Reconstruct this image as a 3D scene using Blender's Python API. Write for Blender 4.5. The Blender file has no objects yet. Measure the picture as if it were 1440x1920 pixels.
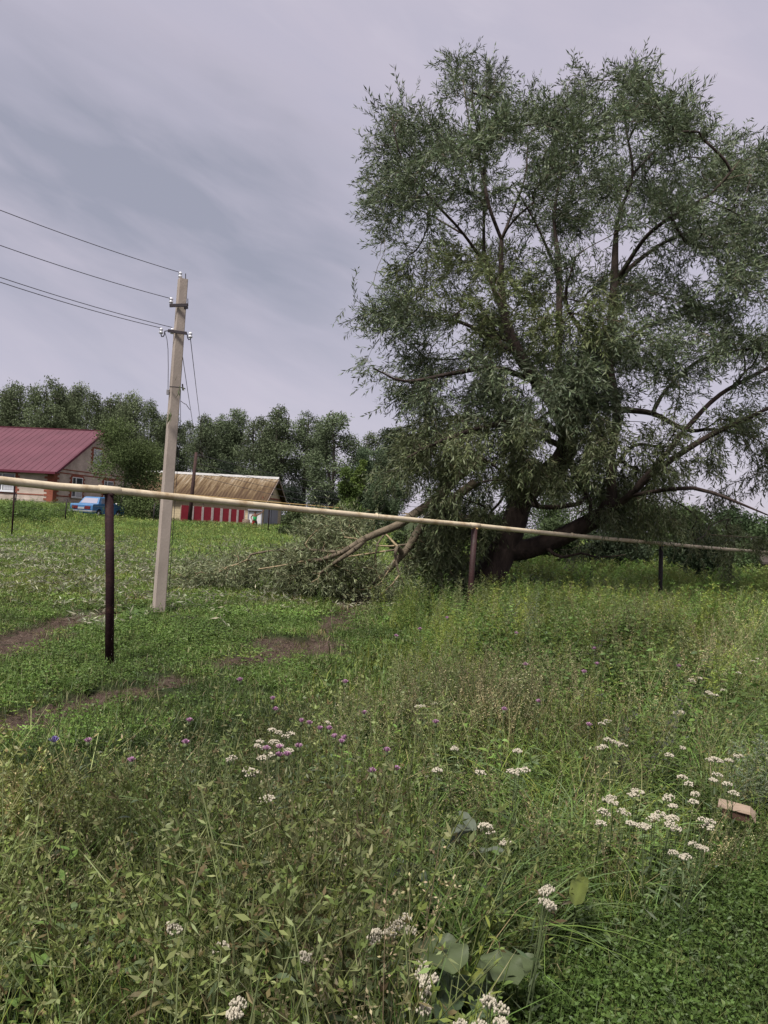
import bpy, math, random
import numpy as np
from mathutils import Vector, Matrix
R = math.radians
rng = np.random.default_rng(7)
random.seed(7)
scene = bpy.context.scene
COL = scene.collection

# ------------------------------------------------------------------ camera
EYE = np.array([0.0, 0.0, 1.8])
PITCH, ROLL, FPX = R(0.62), R(3.26), 1440.0
fwd = np.array([0, math.cos(PITCH), math.sin(PITCH)])
r0 = np.array([1.0, 0, 0]); u0 = np.array([0, -math.sin(PITCH), math.cos(PITCH)])
RIGHT = math.cos(ROLL) * r0 + math.sin(ROLL) * u0
UP = -math.sin(ROLL) * r0 + math.cos(ROLL) * u0
cam = bpy.data.cameras.new('camera'); camo = bpy.data.objects.new('camera', cam); COL.objects.link(camo)
m = Matrix.Identity(4)
for i in range(3):
    m[i][0] = RIGHT[i]; m[i][1] = UP[i]; m[i][2] = -fwd[i]; m[i][3] = EYE[i]
camo.matrix_world = m
cam.sensor_fit = 'VERTICAL'; cam.sensor_height = 24.0; cam.lens = 24.0 * FPX / 1920.0
cam.clip_start = 0.05; cam.clip_end = 2000
scene.camera = camo

# ------------------------------------------------------------------ world and sun
SUN_EL, SUN_AZ = R(58), R(215)
world = bpy.data.worlds.new("World"); scene.world = world; world.use_nodes = True
nt = world.node_tree; nt.nodes.clear(); N = nt.nodes.new; L = nt.links.new
out = N('ShaderNodeOutputWorld'); bg = N('ShaderNodeBackground'); bg.inputs['Strength'].default_value = 0.1
L(bg.outputs[0], out.inputs[0])
sky = N('ShaderNodeTexSky'); sky.sky_type = 'NISHITA'; sky.sun_disc = False
sky.sun_elevation = SUN_EL; sky.sun_rotation = SUN_AZ
tc = N('ShaderNodeTexCoord')
def math_(op, a, b=None, c=None, clamp=False):
    n = N('ShaderNodeMath'); n.operation = op; n.use_clamp = clamp
    for i, v in enumerate((a, b, c)):
        if v is None: continue
        if isinstance(v, (int, float)): n.inputs[i].default_value = v
        else: L(v, n.inputs[i])
    return n.outputs[0]
def mixc(f, a, b):
    n = N('ShaderNodeMix'); n.data_type = 'RGBA'
    if isinstance(f, (int, float)): n.inputs[0].default_value = f
    else: L(f, n.inputs[0])
    for i, v in ((6, a), (7, b)):
        if isinstance(v, tuple): n.inputs[i].default_value = v
        else: L(v, n.inputs[i])
    return n.outputs[2]
sep = N('ShaderNodeSeparateXYZ'); L(tc.outputs['Generated'], sep.inputs[0])
dx, dy, dz = sep.outputs
az = math_('ARCTAN2', dx, dy)                     # 0 straight ahead, + to the right
el = math_('ARCSINE', dz)
cmb = N('ShaderNodeCombineXYZ'); L(math_('MULTIPLY', az, 2.2), cmb.inputs[0]); L(math_('ADD', math_('MULTIPLY', el, 7.0), math_('MULTIPLY', az, 2.0)), cmb.inputs[1])
n1 = N('ShaderNodeTexNoise'); n1.inputs['Scale'].default_value = 1.15; n1.inputs['Detail'].default_value = 6; n1.inputs['Roughness'].default_value = 0.52; n1.inputs['Distortion'].default_value = 0.5
L(cmb.outputs[0], n1.inputs['Vector'])
n2 = N('ShaderNodeTexNoise'); n2.inputs['Scale'].default_value = 3.2; n2.inputs['Detail'].default_value = 5; n2.inputs['Distortion'].default_value = 0.3
L(cmb.outputs[0], n2.inputs['Vector'])
# a darker bank of cloud low in the north west
wob = math_('MULTIPLY', math_('SUBTRACT', n1.outputs[0], 0.5), 0.24)
e2 = math_('ADD', math_('ADD', el, math_('MULTIPLY', az, 0.16)), wob)
band = math_('POWER', 2.718, math_('MULTIPLY', math_('POWER', math_('DIVIDE', math_('ABSOLUTE', math_('SUBTRACT', e2, R(18))), R(8.0)), 2.2), -1.0))
azm = math_('POWER', 2.718, math_('MULTIPLY', math_('POWER', math_('DIVIDE', math_('ABSOLUTE', math_('SUBTRACT', az, R(-19))), R(20)), 2.6), -1.0))
band = math_('MULTIPLY', band, azm)
det = math_('MULTIPLY_ADD', n2.outputs[0], 1.5, 0.12)
band = math_('MULTIPLY', band, det, clamp=True)
soft = N('ShaderNodeMapRange'); L(n1.outputs[0], soft.inputs[0]); soft.inputs[1].default_value = 0.35; soft.inputs[2].default_value = 0.68
base = mixc(soft.outputs[0], (2.08, 1.91, 2.24, 1), (1.80, 1.72, 2.08, 1))
pale = mixc(math_('MULTIPLY', math_('SUBTRACT', n2.outputs[0], 0.52), 1.6, clamp=True), base, (2.36, 2.18, 2.48, 1))
dark = mixc(math_('MULTIPLY', band, 1.15, clamp=True), pale, (1.20, 1.22, 1.50, 1))
zen = N('ShaderNodeMapRange'); L(el, zen.inputs[0]); zen.inputs[1].default_value = R(38); zen.inputs[2].default_value = R(80); zen.interpolation_type = 'SMOOTHSTEP'
over = mixc(zen.outputs[0], dark, (3.2, 3.1, 3.05, 1))     # an overcast sky is brightest overhead
fin = mixc(0.04, over, sky.outputs[0])
L(fin, bg.inputs['Color'])

sun = bpy.data.lights.new('sun', 'SUN'); sun.energy = 2.1; sun.angle = R(12); sun.color = (1.0, 0.96, 0.9)
suno = bpy.data.objects.new('sun', sun); COL.objects.link(suno)
sd = Vector((math.sin(SUN_AZ) * math.cos(SUN_EL), math.cos(SUN_AZ) * math.cos(SUN_EL), math.sin(SUN_EL)))
suno.rotation_euler = sd.to_track_quat('Z', 'Y').to_euler()
vs = scene.view_settings; vs.view_transform = 'Standard'; vs.look = 'None'; vs.gamma = 1; vs.exposure = 1.5; vs.use_curve_mapping = False
scene.cycles.max_bounces = 6; scene.cycles.diffuse_bounces = 3; scene.cycles.transmission_bounces = 3; scene.cycles.transparent_max_bounces = 8
scene.cycles.caustics_reflective = False; scene.cycles.caustics_refractive = False

# ------------------------------------------------------------------ geometry helpers
def P(px, py, Y):
    d = fwd * FPX + (px - 720) * RIGHT + (960 - py) * UP
    return EYE + d * (Y / d[1])
def Pz(px, py, zt):
    "where the ray through the pixel meets the height zt"
    d = fwd * FPX + (px - 720) * RIGHT + (960 - py) * UP
    return EYE + d * ((zt - EYE[2]) / d[2])
def proj(p):
    q = np.asarray(p) - EYE
    z = np.maximum(q @ fwd, 1e-3)
    return 720 + FPX * (q @ RIGHT) / z, 960 - FPX * (q @ UP) / z
def sm(t):
    t = np.clip(t, 0, 1); return t * t * (3 - 2 * t)
_perm = np.random.default_rng(3).random((256, 256))
def vnoise(x, y):
    xi = np.floor(x).astype(int); yi = np.floor(y).astype(int); fx = sm(x - xi); fy = sm(y - yi)
    g = lambda a, b: _perm[a % 256, b % 256]
    return (g(xi, yi) * (1 - fx) + g(xi + 1, yi) * fx) * (1 - fy) + (g(xi, yi + 1) * (1 - fx) + g(xi + 1, yi + 1) * fx) * fy
def fbm(x, y, o=4):
    s = 0; a = 0.5; t = 0
    for k in range(o):
        s = s + a * vnoise(x * 2 ** k + 17.3 * k, y * 2 ** k + 5.1 * k); t += a; a *= 0.5
    return s / t
def polydist(x, y, pts):
    d = np.full(np.shape(x), 1e9)
    for (ax, ay), (bx, by) in zip(pts[:-1], pts[1:]):
        vx, vy = bx - ax, by - ay
        t = np.clip(((x - ax) * vx + (y - ay) * vy) / (vx * vx + vy * vy + 1e-9), 0, 1)
        d = np.minimum(d, np.hypot(x - ax - t * vx, y - ay - t * vy))
    return d
def gpt(px, py, z=0.0):
    p = Pz(px, py, z); return (p[0], p[1])
RUTS = [([gpt(-260, 1395), gpt(0, 1350), gpt(120, 1322), gpt(255, 1290)], 0.23, 1.0),
        ([gpt(255, 1290), gpt(330, 1272)], 0.17, 0.9),
        ([gpt(-60, 1235), gpt(20, 1208), gpt(90, 1172), gpt(190, 1150)], 0.36, 1.0),
        ([gpt(190, 1150), gpt(300, 1118), gpt(420, 1090)], 0.22, 0.55),
        ([gpt(465, 1242), gpt(540, 1222), gpt(600, 1196), gpt(640, 1160), gpt(662, 1140)], 0.33, 1.0),
        ([gpt(480, 1205), gpt(560, 1200), gpt(610, 1228)], 0.30, 1.0),
        ([gpt(662, 1140), gpt(690, 1120)], 0.5, 1.0),
        ([gpt(560, 1120), gpt(700, 1118), gpt(800, 1125)], 0.5, 0.45)]
def dirt(x, y):
    m = np.zeros(np.shape(x))
    nz = 0.6 * (fbm(x * 2.6, y * 2.6, 5) - 0.5) + 0.55 * (fbm(x * 8, y * 8, 3) - 0.5)
    for pts, w, s in RUTS:
        d = polydist(x, y, pts) + nz * min(w * 4.2, 1.3)
        m = np.maximum(m, s * sm((w * 1.25 - d) / (w * 0.5)))
    return m
def ground_z(x, y):
    x = np.asarray(x, float); y = np.asarray(y, float)
    z = 0.65 * sm((y - 15) / 35) + 0.75 * sm((-x - 15) / 10) * sm((y - 30) / 25)
    near = sm((40 - y) / 20)
    z = z + near * (0.10 * (fbm(x * 0.35 + 9, y * 0.35 + 4, 3) - 0.5))
    return z
def gz(x, y): return float(ground_z(x, y))

# ------------------------------------------------------------------ materials
def mat(name, color=(0.5, 0.5, 0.5), rough=0.7, metal=0.0, spec=0.3, noise=0.0, nscale=8.0, bump=0.0, bscale=30.0, stain=None, stainscale=2.0, stretch=None):
    m = bpy.data.materials.new(name); m.use_nodes = True; t = m.node_tree
    b = t.nodes['Principled BSDF']; b.inputs['Roughness'].default_value = rough; b.inputs['Metallic'].default_value = metal
    b.inputs['Specular IOR Level'].default_value = spec
    b.inputs['Base Color'].default_value = (*color, 1)
    co = t.nodes.new('ShaderNodeTexCoord'); src = co.outputs['Object']
    if stretch:
        mp = t.nodes.new('ShaderNodeMapping'); mp.inputs['Scale'].default_value = stretch; t.links.new(src, mp.inputs[0]); src = mp.outputs[0]
    cur = None
    if noise or stain:
        n = t.nodes.new('ShaderNodeTexNoise'); n.inputs['Scale'].default_value = nscale; n.inputs['Detail'].default_value = 6; t.links.new(src, n.inputs['Vector'])
        mr = t.nodes.new('ShaderNodeMapRange'); mr.inputs[1].default_value = 0.3; mr.inputs[2].default_value = 0.7; mr.inputs[3].default_value = 1 - noise; mr.inputs[4].default_value = 1 + noise
        t.links.new(n.outputs[0], mr.inputs[0])
        hv = t.nodes.new('ShaderNodeHueSaturation'); hv.inputs['Color'].default_value = (*color, 1); t.links.new(mr.outputs[0], hv.inputs['Value']); cur = hv.outputs[0]
        if stain:
            n2 = t.nodes.new('ShaderNodeTexNoise'); n2.inputs['Scale'].default_value = stainscale; n2.inputs['Detail'].default_value = 8; n2.inputs['Roughness'].default_value = 0.65; t.links.new(src, n2.inputs['Vector'])
            m2 = t.nodes.new('ShaderNodeMapRange'); m2.inputs[1].default_value = 0.5; m2.inputs[2].default_value = 0.68; t.links.new(n2.outputs[0], m2.inputs[0])
            mx = t.nodes.new('ShaderNodeMix'); mx.data_type = 'RGBA'; t.links.new(m2.outputs[0], mx.inputs[0]); t.links.new(cur, mx.inputs[6]); mx.inputs[7].default_value = (*stain, 1); cur = mx.outputs[2]
        t.links.new(cur, b.inputs['Base Color'])
    if bump:
        n = t.nodes.new('ShaderNodeTexNoise'); n.inputs['Scale'].default_value = bscale; n.inputs['Detail'].default_value = 8; t.links.new(src, n.inputs['Vector'])
        bp = t.nodes.new('ShaderNodeBump'); bp.inputs['Strength'].default_value = bump; bp.inputs['Distance'].default_value = 0.05; t.links.new(n.outputs[0], bp.inputs['Height']); t.links.new(bp.outputs[0], b.inputs['Normal'])
    return m
def foliage_mat(name, trans=0.30, rough=0.5, spec=0.28, patch=0.25, pscale=0.6):
    m = bpy.data.materials.new(name); m.use_nodes = True; t = m.node_tree
    b = t.nodes['Principled BSDF']; b.inputs['Roughness'].default_value = rough; b.inputs['Specular IOR Level'].default_value = spec
    at = t.nodes.new('ShaderNodeAttribute'); at.attribute_name = 'Col'
    g = t.nodes.new('ShaderNodeNewGeometry')
    n = t.nodes.new('ShaderNodeTexNoise'); n.inputs['Scale'].default_value = pscale; n.inputs['Detail'].default_value = 3; t.links.new(g.outputs['Position'], n.inputs['Vector'])
    mr = t.nodes.new('ShaderNodeMapRange'); mr.inputs[1].default_value = 0.3; mr.inputs[2].default_value = 0.7; mr.inputs[3].default_value = 1 - patch; mr.inputs[4].default_value = 1 + patch
    t.links.new(n.outputs[0], mr.inputs[0])
    hv = t.nodes.new('ShaderNodeHueSaturation'); t.links.new(at.outputs['Color'], hv.inputs['Color']); t.links.new(mr.outputs[0], hv.inputs['Value'])
    t.links.new(hv.outputs[0], b.inputs['Base Color'])
    tr = t.nodes.new('ShaderNodeBsdfTranslucent'); t.links.new(hv.outputs[0], tr.inputs['Color'])
    mx = t.nodes.new('ShaderNodeMixShader'); mx.inputs[0].default_value = trans
    t.links.new(b.outputs[0], mx.inputs[1]); t.links.new(tr.outputs[0], mx.inputs[2])
    t.links.new(mx.outputs[0], t.nodes['Material Output'].inputs['Surface'])
    return m

FOL = foliage_mat('foliage')
FOLT = foliage_mat('tree_foliage', trans=0.22, rough=0.5, spec=0.3, patch=0.22, pscale=0.35)
FOLB = foliage_mat('far_foliage', trans=0.2, rough=0.7, spec=0.15, patch=0.35, pscale=0.25)
PETAL = mat('yarrow_petal', (0.40, 0.36, 0.28), 0.9, noise=0.12, nscale=60)
PINK = mat('thistle_petal', (0.40, 0.22, 0.34), 0.8, noise=0.3, nscale=80)
VIOLET = mat('violet_petal', (0.16, 0.12, 0.30), 0.8, noise=0.3, nscale=80)
STEMG = mat('green_stem', (0.10, 0.13, 0.055), 0.7, noise=0.25, nscale=20)
BARK = mat('willow_bark', (0.038, 0.026, 0.021), 0.9, noise=0.45, nscale=7, bump=0.9, bscale=14, stretch=(1, 1, 0.35))
BARK2 = mat('branch_bark', (0.12, 0.095, 0.065), 0.85, noise=0.35, nscale=9, bump=0.5, bscale=25)
BARKP = mat('peeled_wood', (0.30, 0.23, 0.14), 0.8, noise=0.3, nscale=12, bump=0.3)
BARKF = mat('far_bark', (0.07, 0.06, 0.05), 0.9, noise=0.3, nscale=3)

# ------------------------------------------------------------------ object helpers
def tag(o, label=None, cat=None, group=None, kind=None):
    if label: o['label'] = label
    if cat: o['category'] = cat
    if group: o['group'] = group
    if kind: o['kind'] = kind
    return o
def empty(name, loc, rz=0.0, label=None, cat=None, group=None):
    o = bpy.data.objects.new(name, None); COL.objects.link(o); o.location = tuple(float(v) for v in loc); o.rotation_euler = (0, 0, rz)
    o.empty_display_size = 0.2
    return tag(o, label, cat, group)
def copy_tree(o, parent=None):
    c = o.copy(); COL.objects.link(c)
    if parent is not None:
        c.parent = parent
    for ch in [x for x in COL.objects if x.parent == o]:
        copy_tree(ch, c)
    return c
class MB:
    def __init__(s): s.v = []; s.f = []; s.mi = []
    def add(s, vs, fs, mi=0):
        o = len(s.v); s.v += [tuple(float(c) for c in p) for p in vs]; s.f += [tuple(i + o for i in f) for f in fs]; s.mi += [mi] * len(fs); return s
    def box(s, x0, x1, y0, y1, z0, z1, mi=0):
        v = [(x0, y0, z0), (x1, y0, z0), (x1, y1, z0), (x0, y1, z0), (x0, y0, z1), (x1, y0, z1), (x1, y1, z1), (x0, y1, z1)]
        return s.add(v, [(0, 3, 2, 1), (4, 5, 6, 7), (0, 1, 5, 4), (1, 2, 6, 5), (2, 3, 7, 6), (3, 0, 4, 7)], mi)
    def loft(s, loops, mi=0, cap=True):
        n = len(loops[0]); v = [p for l in loops for p in l]; f = []
        for k in range(len(loops) - 1):
            for i in range(n):
                j = (i + 1) % n; f.append((k * n + i, k * n + j, (k + 1) * n + j, (k + 1) * n + i))
        if cap: f.append(tuple(range(n))[::-1]); f.append(tuple((len(loops) - 1) * n + i for i in range(n)))
        return s.add(v, f, mi)
    def tube(s, pts, rad, n=8, mi=0, cap=True, rough=0.0):
        pts = [Vector(p) for p in pts]
        if not hasattr(rad, '__len__'): rad = [rad] * len(pts)
        loops = []; u = None
        for k, p in enumerate(pts):
            d = (pts[min(k + 1, len(pts) - 1)] - pts[max(k - 1, 0)]).normalized()
            if u is None:
                u = d.orthogonal().normalized()
            u = (u - d * u.dot(d)).normalized(); w = d.cross(u)
            loops.append([p + (u * math.cos(2 * math.pi * i / n) + w * math.sin(2 * math.pi * i / n)) * rad[k] * (1 + rough * random.uniform(-1, 1)) for i in range(n)])
        return s.loft(loops, mi, cap)
    def build(s, name, mats, parent=None, smooth=False, bevel=0.0):
        me = bpy.data.meshes.new(name); me.from_pydata(s.v, [], s.f)
        if not isinstance(mats, (list, tuple)): mats = [mats]
        for m_ in mats: me.materials.append(m_)
        me.polygons.foreach_set('material_index', s.mi)
        if smooth: me.polygons.foreach_set('use_smooth', [True] * len(s.f))
        me.update()
        o = bpy.data.objects.new(name, me); COL.objects.link(o)
        if parent is not None: o.parent = parent
        if bevel:
            b = o.modifiers.new('bevel', 'BEVEL'); b.width = bevel; b.segments = 2; b.limit_method = 'ANGLE'; b.angle_limit = R(35)
        return o
def npmesh(name, V, F, C, material, parent=None):
    "V (n,3), F (k,4) quads, C (n,3) vertex colours"
    me = bpy.data.meshes.new(name); nv, nf = len(V), len(F)
    me.vertices.add(nv); me.vertices.foreach_set('co', np.asarray(V, np.float32).ravel())
    me.loops.add(nf * 4); me.loops.foreach_set('vertex_index', np.asarray(F, np.int32).ravel())
    me.polygons.add(nf); me.polygons.foreach_set('loop_start', np.arange(nf, dtype=np.int32) * 4)
    me.polygons.foreach_set('loop_total', np.full(nf, 4, np.int32))
    if C is not None:
        a = me.color_attributes.new('Col', 'FLOAT_COLOR', 'POINT')
        c4 = np.ones((nv, 4), np.float32); c4[:, :3] = C; a.data.foreach_set('color', c4.ravel())
    me.materials.append(material); me.update(calc_edges=True)
    o = bpy.data.objects.new(name, me); COL.objects.link(o)
    if parent is not None: o.parent = parent
    return o

# protos: (V, F, C)
def cat(parts):
    V = []; F = []; C = []; o = 0
    for v, f, c in parts:
        V.append(v); F.append(f + o); C.append(c); o += len(v)
    return np.concatenate(V), np.concatenate(F), np.concatenate(C)
def strip(pts, wid, side, col):
    pts = np.asarray(pts, float); wid = np.asarray(wid, float)[:, None]; side = np.asarray(side, float)
    if side.ndim == 1: side = np.repeat(side[None], len(pts), 0)
    V = np.empty((len(pts) * 2, 3)); V[0::2] = pts - side * wid / 2; V[1::2] = pts + side * wid / 2
    k = np.arange(len(pts) - 1) * 2
    F = np.stack([k, k + 1, k + 3, k + 2], 1)
    C = np.repeat(np.asarray(col, float)[None], len(V), 0) if np.ndim(col) == 1 else np.repeat(col, 2, 0)
    return V, F, C
def unit(v):
    v = np.asarray(v, float); return v / (np.linalg.norm(v) + 1e-9)
def rdir(r, up=0.0):
    v = r.normal(size=3); v[2] += up; return unit(v)
def blade(r, L_, w, lean, droop, yaw, base=(0, 0, 0), col=(.08, .12, .04), segs=5, tip=1.25):
    t = np.linspace(0, 1, segs + 1)
    h = L_ * (lean * t + droop * t ** 2.2); z = L_ * (t * math.sqrt(max(0.05, 1 - lean ** 2)) - droop * 0.75 * t ** 2.6)
    dx_, dy_ = math.cos(yaw), math.sin(yaw)
    pts = np.stack([base[0] + h * dx_, base[1] + h * dy_, base[2] + z], 1)
    wd = w * np.clip(np.minimum(0.55 + t * 2.5, (1 - t) ** 0.7 * tip), 0.02, 1)
    tw = r.uniform(-0.5, 0.5)
    side = np.array([-dy_ + tw * dx_, dx_ + tw * dy_, 0.25 * r.uniform(-1, 1)]); side /= np.linalg.norm(side)
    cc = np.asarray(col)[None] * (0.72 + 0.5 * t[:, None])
    return strip(pts, wd, side, cc)
def leaf(base, d, L_, w, col, droop=0.3, nrm=None, segs=4, prof=None, r=rng):
    d = unit(d); up = np.array([0, 0, 1.0]) if nrm is None else nrm
    side = np.cross(d, up + 0.35 * r.normal(size=3)); side = unit(side)
    t = np.linspace(0, 1, segs + 1)
    pts = np.asarray(base)[None] + d[None] * (t * L_)[:, None] - np.array([0, 0, 1.0])[None] * (droop * L_ * t ** 2)[:, None]
    if prof is None: wd = w * np.clip(np.sin(np.pi * np.clip(t * 0.93 + 0.07, 0, 1)) ** 0.8, 0.03, 1)
    else: wd = w * np.interp(t, np.linspace(0, 1, len(prof)), prof)
    return strip(pts, wd, side, np.asarray(col))
def dleaf(base, d, L_, w, col, r=rng):
    d = unit(d); side = unit(np.cross(d, r.normal(size=3)))
    b = np.asarray(base, float)
    V = np.array([b, b + d * L_ * 0.42 + side * w / 2, b + d * L_, b + d * L_ * 0.42 - side * w / 2])
    return V, np.array([[0, 1, 2, 3]]), np.repeat(np.asarray(col, float)[None], 4, 0)
def stemtube(pts, r0_, r1_, col):
    pts = np.asarray(pts, float); n = len(pts); V = []; 
    t = np.linspace(0, 1, n)
    for k in range(3):
        a = 2 * math.pi * k / 3
        V.append(pts + np.array([math.cos(a), math.sin(a), 0]) * (r0_ + (r1_ - r0_) * t)[:, None])
    V = np.stack(V, 1).reshape(-1, 3); F = []
    for i in range(n - 1):
        for k in range(3):
            j = (k + 1) % 3; F.append([i * 3 + k, i * 3 + j, i * 3 + 3 + j, i * 3 + 3 + k])
    return V, np.array(F), np.repeat(np.asarray(col, float)[None], len(V), 0)
def jit(r, c, a=0.15): return np.asarray(c) * (1 + a * r.uniform(-1, 1)) * (1 + 0.08 * r.uniform(-1, 1, 3))

def instance(protos, pos, yaw, scale, which, tint=None, tilt=None):
    "join transformed copies of protos into big arrays"
    Vs, Fs, Cs = [], [], []; off = 0
    pos = np.asarray(pos, float)
    for k, (V, F, C) in enumerate(protos):
        s = np.where(which == k)[0]
        if not len(s): continue
        c, n_ = np.cos(yaw[s]), np.sin(yaw[s])
        x = V[None, :, 0] * c[:, None] - V[None, :, 1] * n_[:, None]
        y = V[None, :, 0] * n_[:, None] + V[None, :, 1] * c[:, None]
        z = np.repeat(V[None, :, 2], len(s), 0)
        if tilt is not None:
            x = x + z * tilt[s, 0][:, None]; y = y + z * tilt[s, 1][:, None]
        W = np.stack([x, y, z], 2) * scale[s][:, None, None] + pos[s][:, None, :]
        cc = np.repeat(C[None], len(s), 0)
        if tint is not None: cc = cc * tint[s][:, None, :]
        ff = F[None] + (np.arange(len(s)) * len(V))[:, None, None] + off
        Vs.append(W.reshape(-1, 3).astype(np.float32)); Cs.append(cc.reshape(-1, 3).astype(np.float32)); Fs.append(ff.reshape(-1, 4).astype(np.int32)); off += len(s) * len(V)
    return np.concatenate(Vs), np.concatenate(Fs), np.concatenate(Cs)

# ------------------------------------------------------------------ ground sheet
def axis(segs):
    a = []
    for x0, x1, st in segs: a += list(np.arange(x0, x1, st))
    a.append(segs[-1][1]); return np.array(a)
gx = axis([(-900, -120, 60), (-120, -40, 5), (-40, -10, 1.0), (-10, -6, 0.25), (-6, 5, 0.07), (5, 12, 0.3), (12, 60, 1.2), (60, 140, 8), (140, 900, 60)])
gy = axis([(-60, 0, 5), (0, 4.5, 0.2), (4.5, 16, 0.08), (16, 24, 0.25), (24, 70, 0.8), (70, 140, 5), (140, 1500, 80)])
GX, GY = np.meshgrid(gx, gy); GZ = ground_z(GX, GY); GD = dirt(GX, GY)
rough = (fbm(GX * 6, GY * 6, 4) - 0.5)
GZ = GZ - GD * 0.05 + GD * rough * 0.30 + (1 - GD) * rough * 0.03 * (GY < 25)
gv = np.stack([GX, GY, GZ], 2).reshape(-1, 3); ny, nx = GX.shape
idx = np.arange(ny * nx).reshape(ny, nx)
gf = np.stack([idx[:-1, :-1], idx[:-1, 1:], idx[1:, 1:], idx[1:, :-1]], 2).reshape(-1, 4)
gc = np.zeros((len(gv), 3)); gc[:, 0] = GD.ravel()
gm = bpy.data.materials.new('meadow_soil'); gm.use_nodes = True; t = gm.node_tree
b = t.nodes['Principled BSDF']; b.inputs['Roughness'].default_value = 0.95; b.inputs['Specular IOR Level'].default_value = 0.12
at = t.nodes.new('ShaderNodeAttribute'); at.attribute_name = 'Col'; sx = t.nodes.new('ShaderNodeSeparateColor'); t.links.new(at.outputs['Color'], sx.inputs[0])
co = t.nodes.new('ShaderNodeTexCoord')
def ns(scale, detail=6, r_=0.6):
    n = t.nodes.new('ShaderNodeTexNoise'); n.inputs['Scale'].default_value = scale; n.inputs['Detail'].default_value = detail; n.inputs['Roughness'].default_value = r_; t.links.new(co.outputs['Object'], n.inputs['Vector']); return n.outputs[0]
def ramp(src, stops):
    n = t.nodes.new('ShaderNodeValToRGB'); t.links.new(src, n.inputs[0]); e = n.color_ramp.elements
    e[0].position, e[0].color = stops[0][0], (*stops[0][1], 1); e[1].position, e[1].color = stops[-1][0], (*stops[-1][1], 1)
    for p_, c_ in stops[1:-1]:
        q = e.new(p_); q.color = (*c_, 1)
    return n.outputs[0]
turf = ramp(ns(3.5), [(0.3, (0.020, 0.030, 0.010)), (0.5, (0.035, 0.050, 0.018)), (0.7, (0.06, 0.065, 0.03))])
mud = ramp(ns(16, 10, 0.75), [(0.3, (0.030, 0.020, 0.016)), (0.5, (0.095, 0.066, 0.052)), (0.70, (0.18, 0.135, 0.108))])
mx = t.nodes.new('ShaderNodeMix'); mx.data_type = 'RGBA'; t.links.new(sx.outputs[0], mx.inputs[0]); t.links.new(turf, mx.inputs[6]); t.links.new(mud, mx.inputs[7]); t.links.new(mx.outputs[2], b.inputs['Base Color'])
bp = t.nodes.new('ShaderNodeBump'); bp.inputs['Strength'].default_value = 1.0; bp.inputs['Distance'].default_value = 0.07; t.links.new(ns(22, 10, 0.75), bp.inputs['Height']); t.links.new(bp.outputs[0], b.inputs['Normal'])
g = npmesh('ground', gv, gf, gc, gm); g.data.polygons.foreach_set('use_smooth', [True] * len(gf)); tag(g, kind='structure')

exec_parts = []
# ------------------------------------------------------------------ gas pipe on its posts
PIPE = mat('cream_pipe_paint', (0.53, 0.445, 0.32), 0.6, spec=0.25, noise=0.16, nscale=5, stain=(0.34, 0.25, 0.15), stainscale=3.4, bump=0.08, bscale=60)
RUSTP = mat('yellow_bracket', (0.50, 0.34, 0.14), 0.7, noise=0.3, nscale=40)
MAROON = mat('dark_maroon_paint', (0.020, 0.008, 0.010), 0.75, spec=0.15, noise=0.25, nscale=6, stain=(0.045, 0.022, 0.018), stainscale=9, bump=0.15, bscale=50)
REDBR = mat('red_brown_paint', (0.036, 0.015, 0.014), 0.6, noise=0.3, nscale=6, stain=(0.045, 0.03, 0.026), stainscale=8, bump=0.2, bscale=50)
BLACKP = mat('blackened_paint', (0.022, 0.016, 0.018), 0.65, noise=0.3, nscale=6)
pp = [P(0, 900.5, 7.97), P(205, 919, 8.8), P(890, 985.5, 13.5), P(1240, 1019, 18.0), P(1440, 1035.5, 23.0)]
d0 = pp[0] - pp[1]; pts = [pp[0] + d0 * 6] + pp + [pp[-1] + (pp[-1] - pp[-2]) * 1.6]
pts[0][2] = pp[0][2] + 0.1
pe = empty('gas_pipe', (float(pp[1][0]), float(pp[1][1]), gz(pp[1][0], pp[1][1])), 0, 'long cream painted gas pipe running level across the meadow on posts', 'pipe')
def rel(o, ps): return [Vector([float(c) for c in p]) - o.location for p in ps]
mb = MB(); q = rel(pe, pts); fine = []
for a, b in zip(q[:-1], q[1:]):
    n = max(2, int((b - a).length / 0.8))
    for k in range(n): fine.append(a.lerp(b, k / n) + Vector((0, 0, -0.012 * math.sin(math.pi * k / n))))
fine.append(q[-1]); mb.tube(fine, 0.043, 20); mb.build('pipe_run', PIPE, pe, True)
for p in (pp[1], pp[2], pp[3]):
    c = rel(pe, [p])[0]; dd = (q[3] - q[2]).normalized()
    MB().tube([c - dd * 0.13, c - dd * 0.125, c + dd * 0.125, c + dd * 0.13], [0.043, 0.0485, 0.0485, 0.043], 20).build('pipe_sleeve', PIPE, pe, True)
dd = (q[2] - q[1]).normalized(); 
for c in (q[3].lerp(q[2], 0.36), q[3].lerp(q[4], 0.45), q[1].lerp(q[0], 0.3)):
    MB().tube([c - dd * 0.012, c, c + dd * 0.012], [0.0435, 0.0465, 0.0435], 20).build('weld_seam', PIPE, pe, True)
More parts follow.
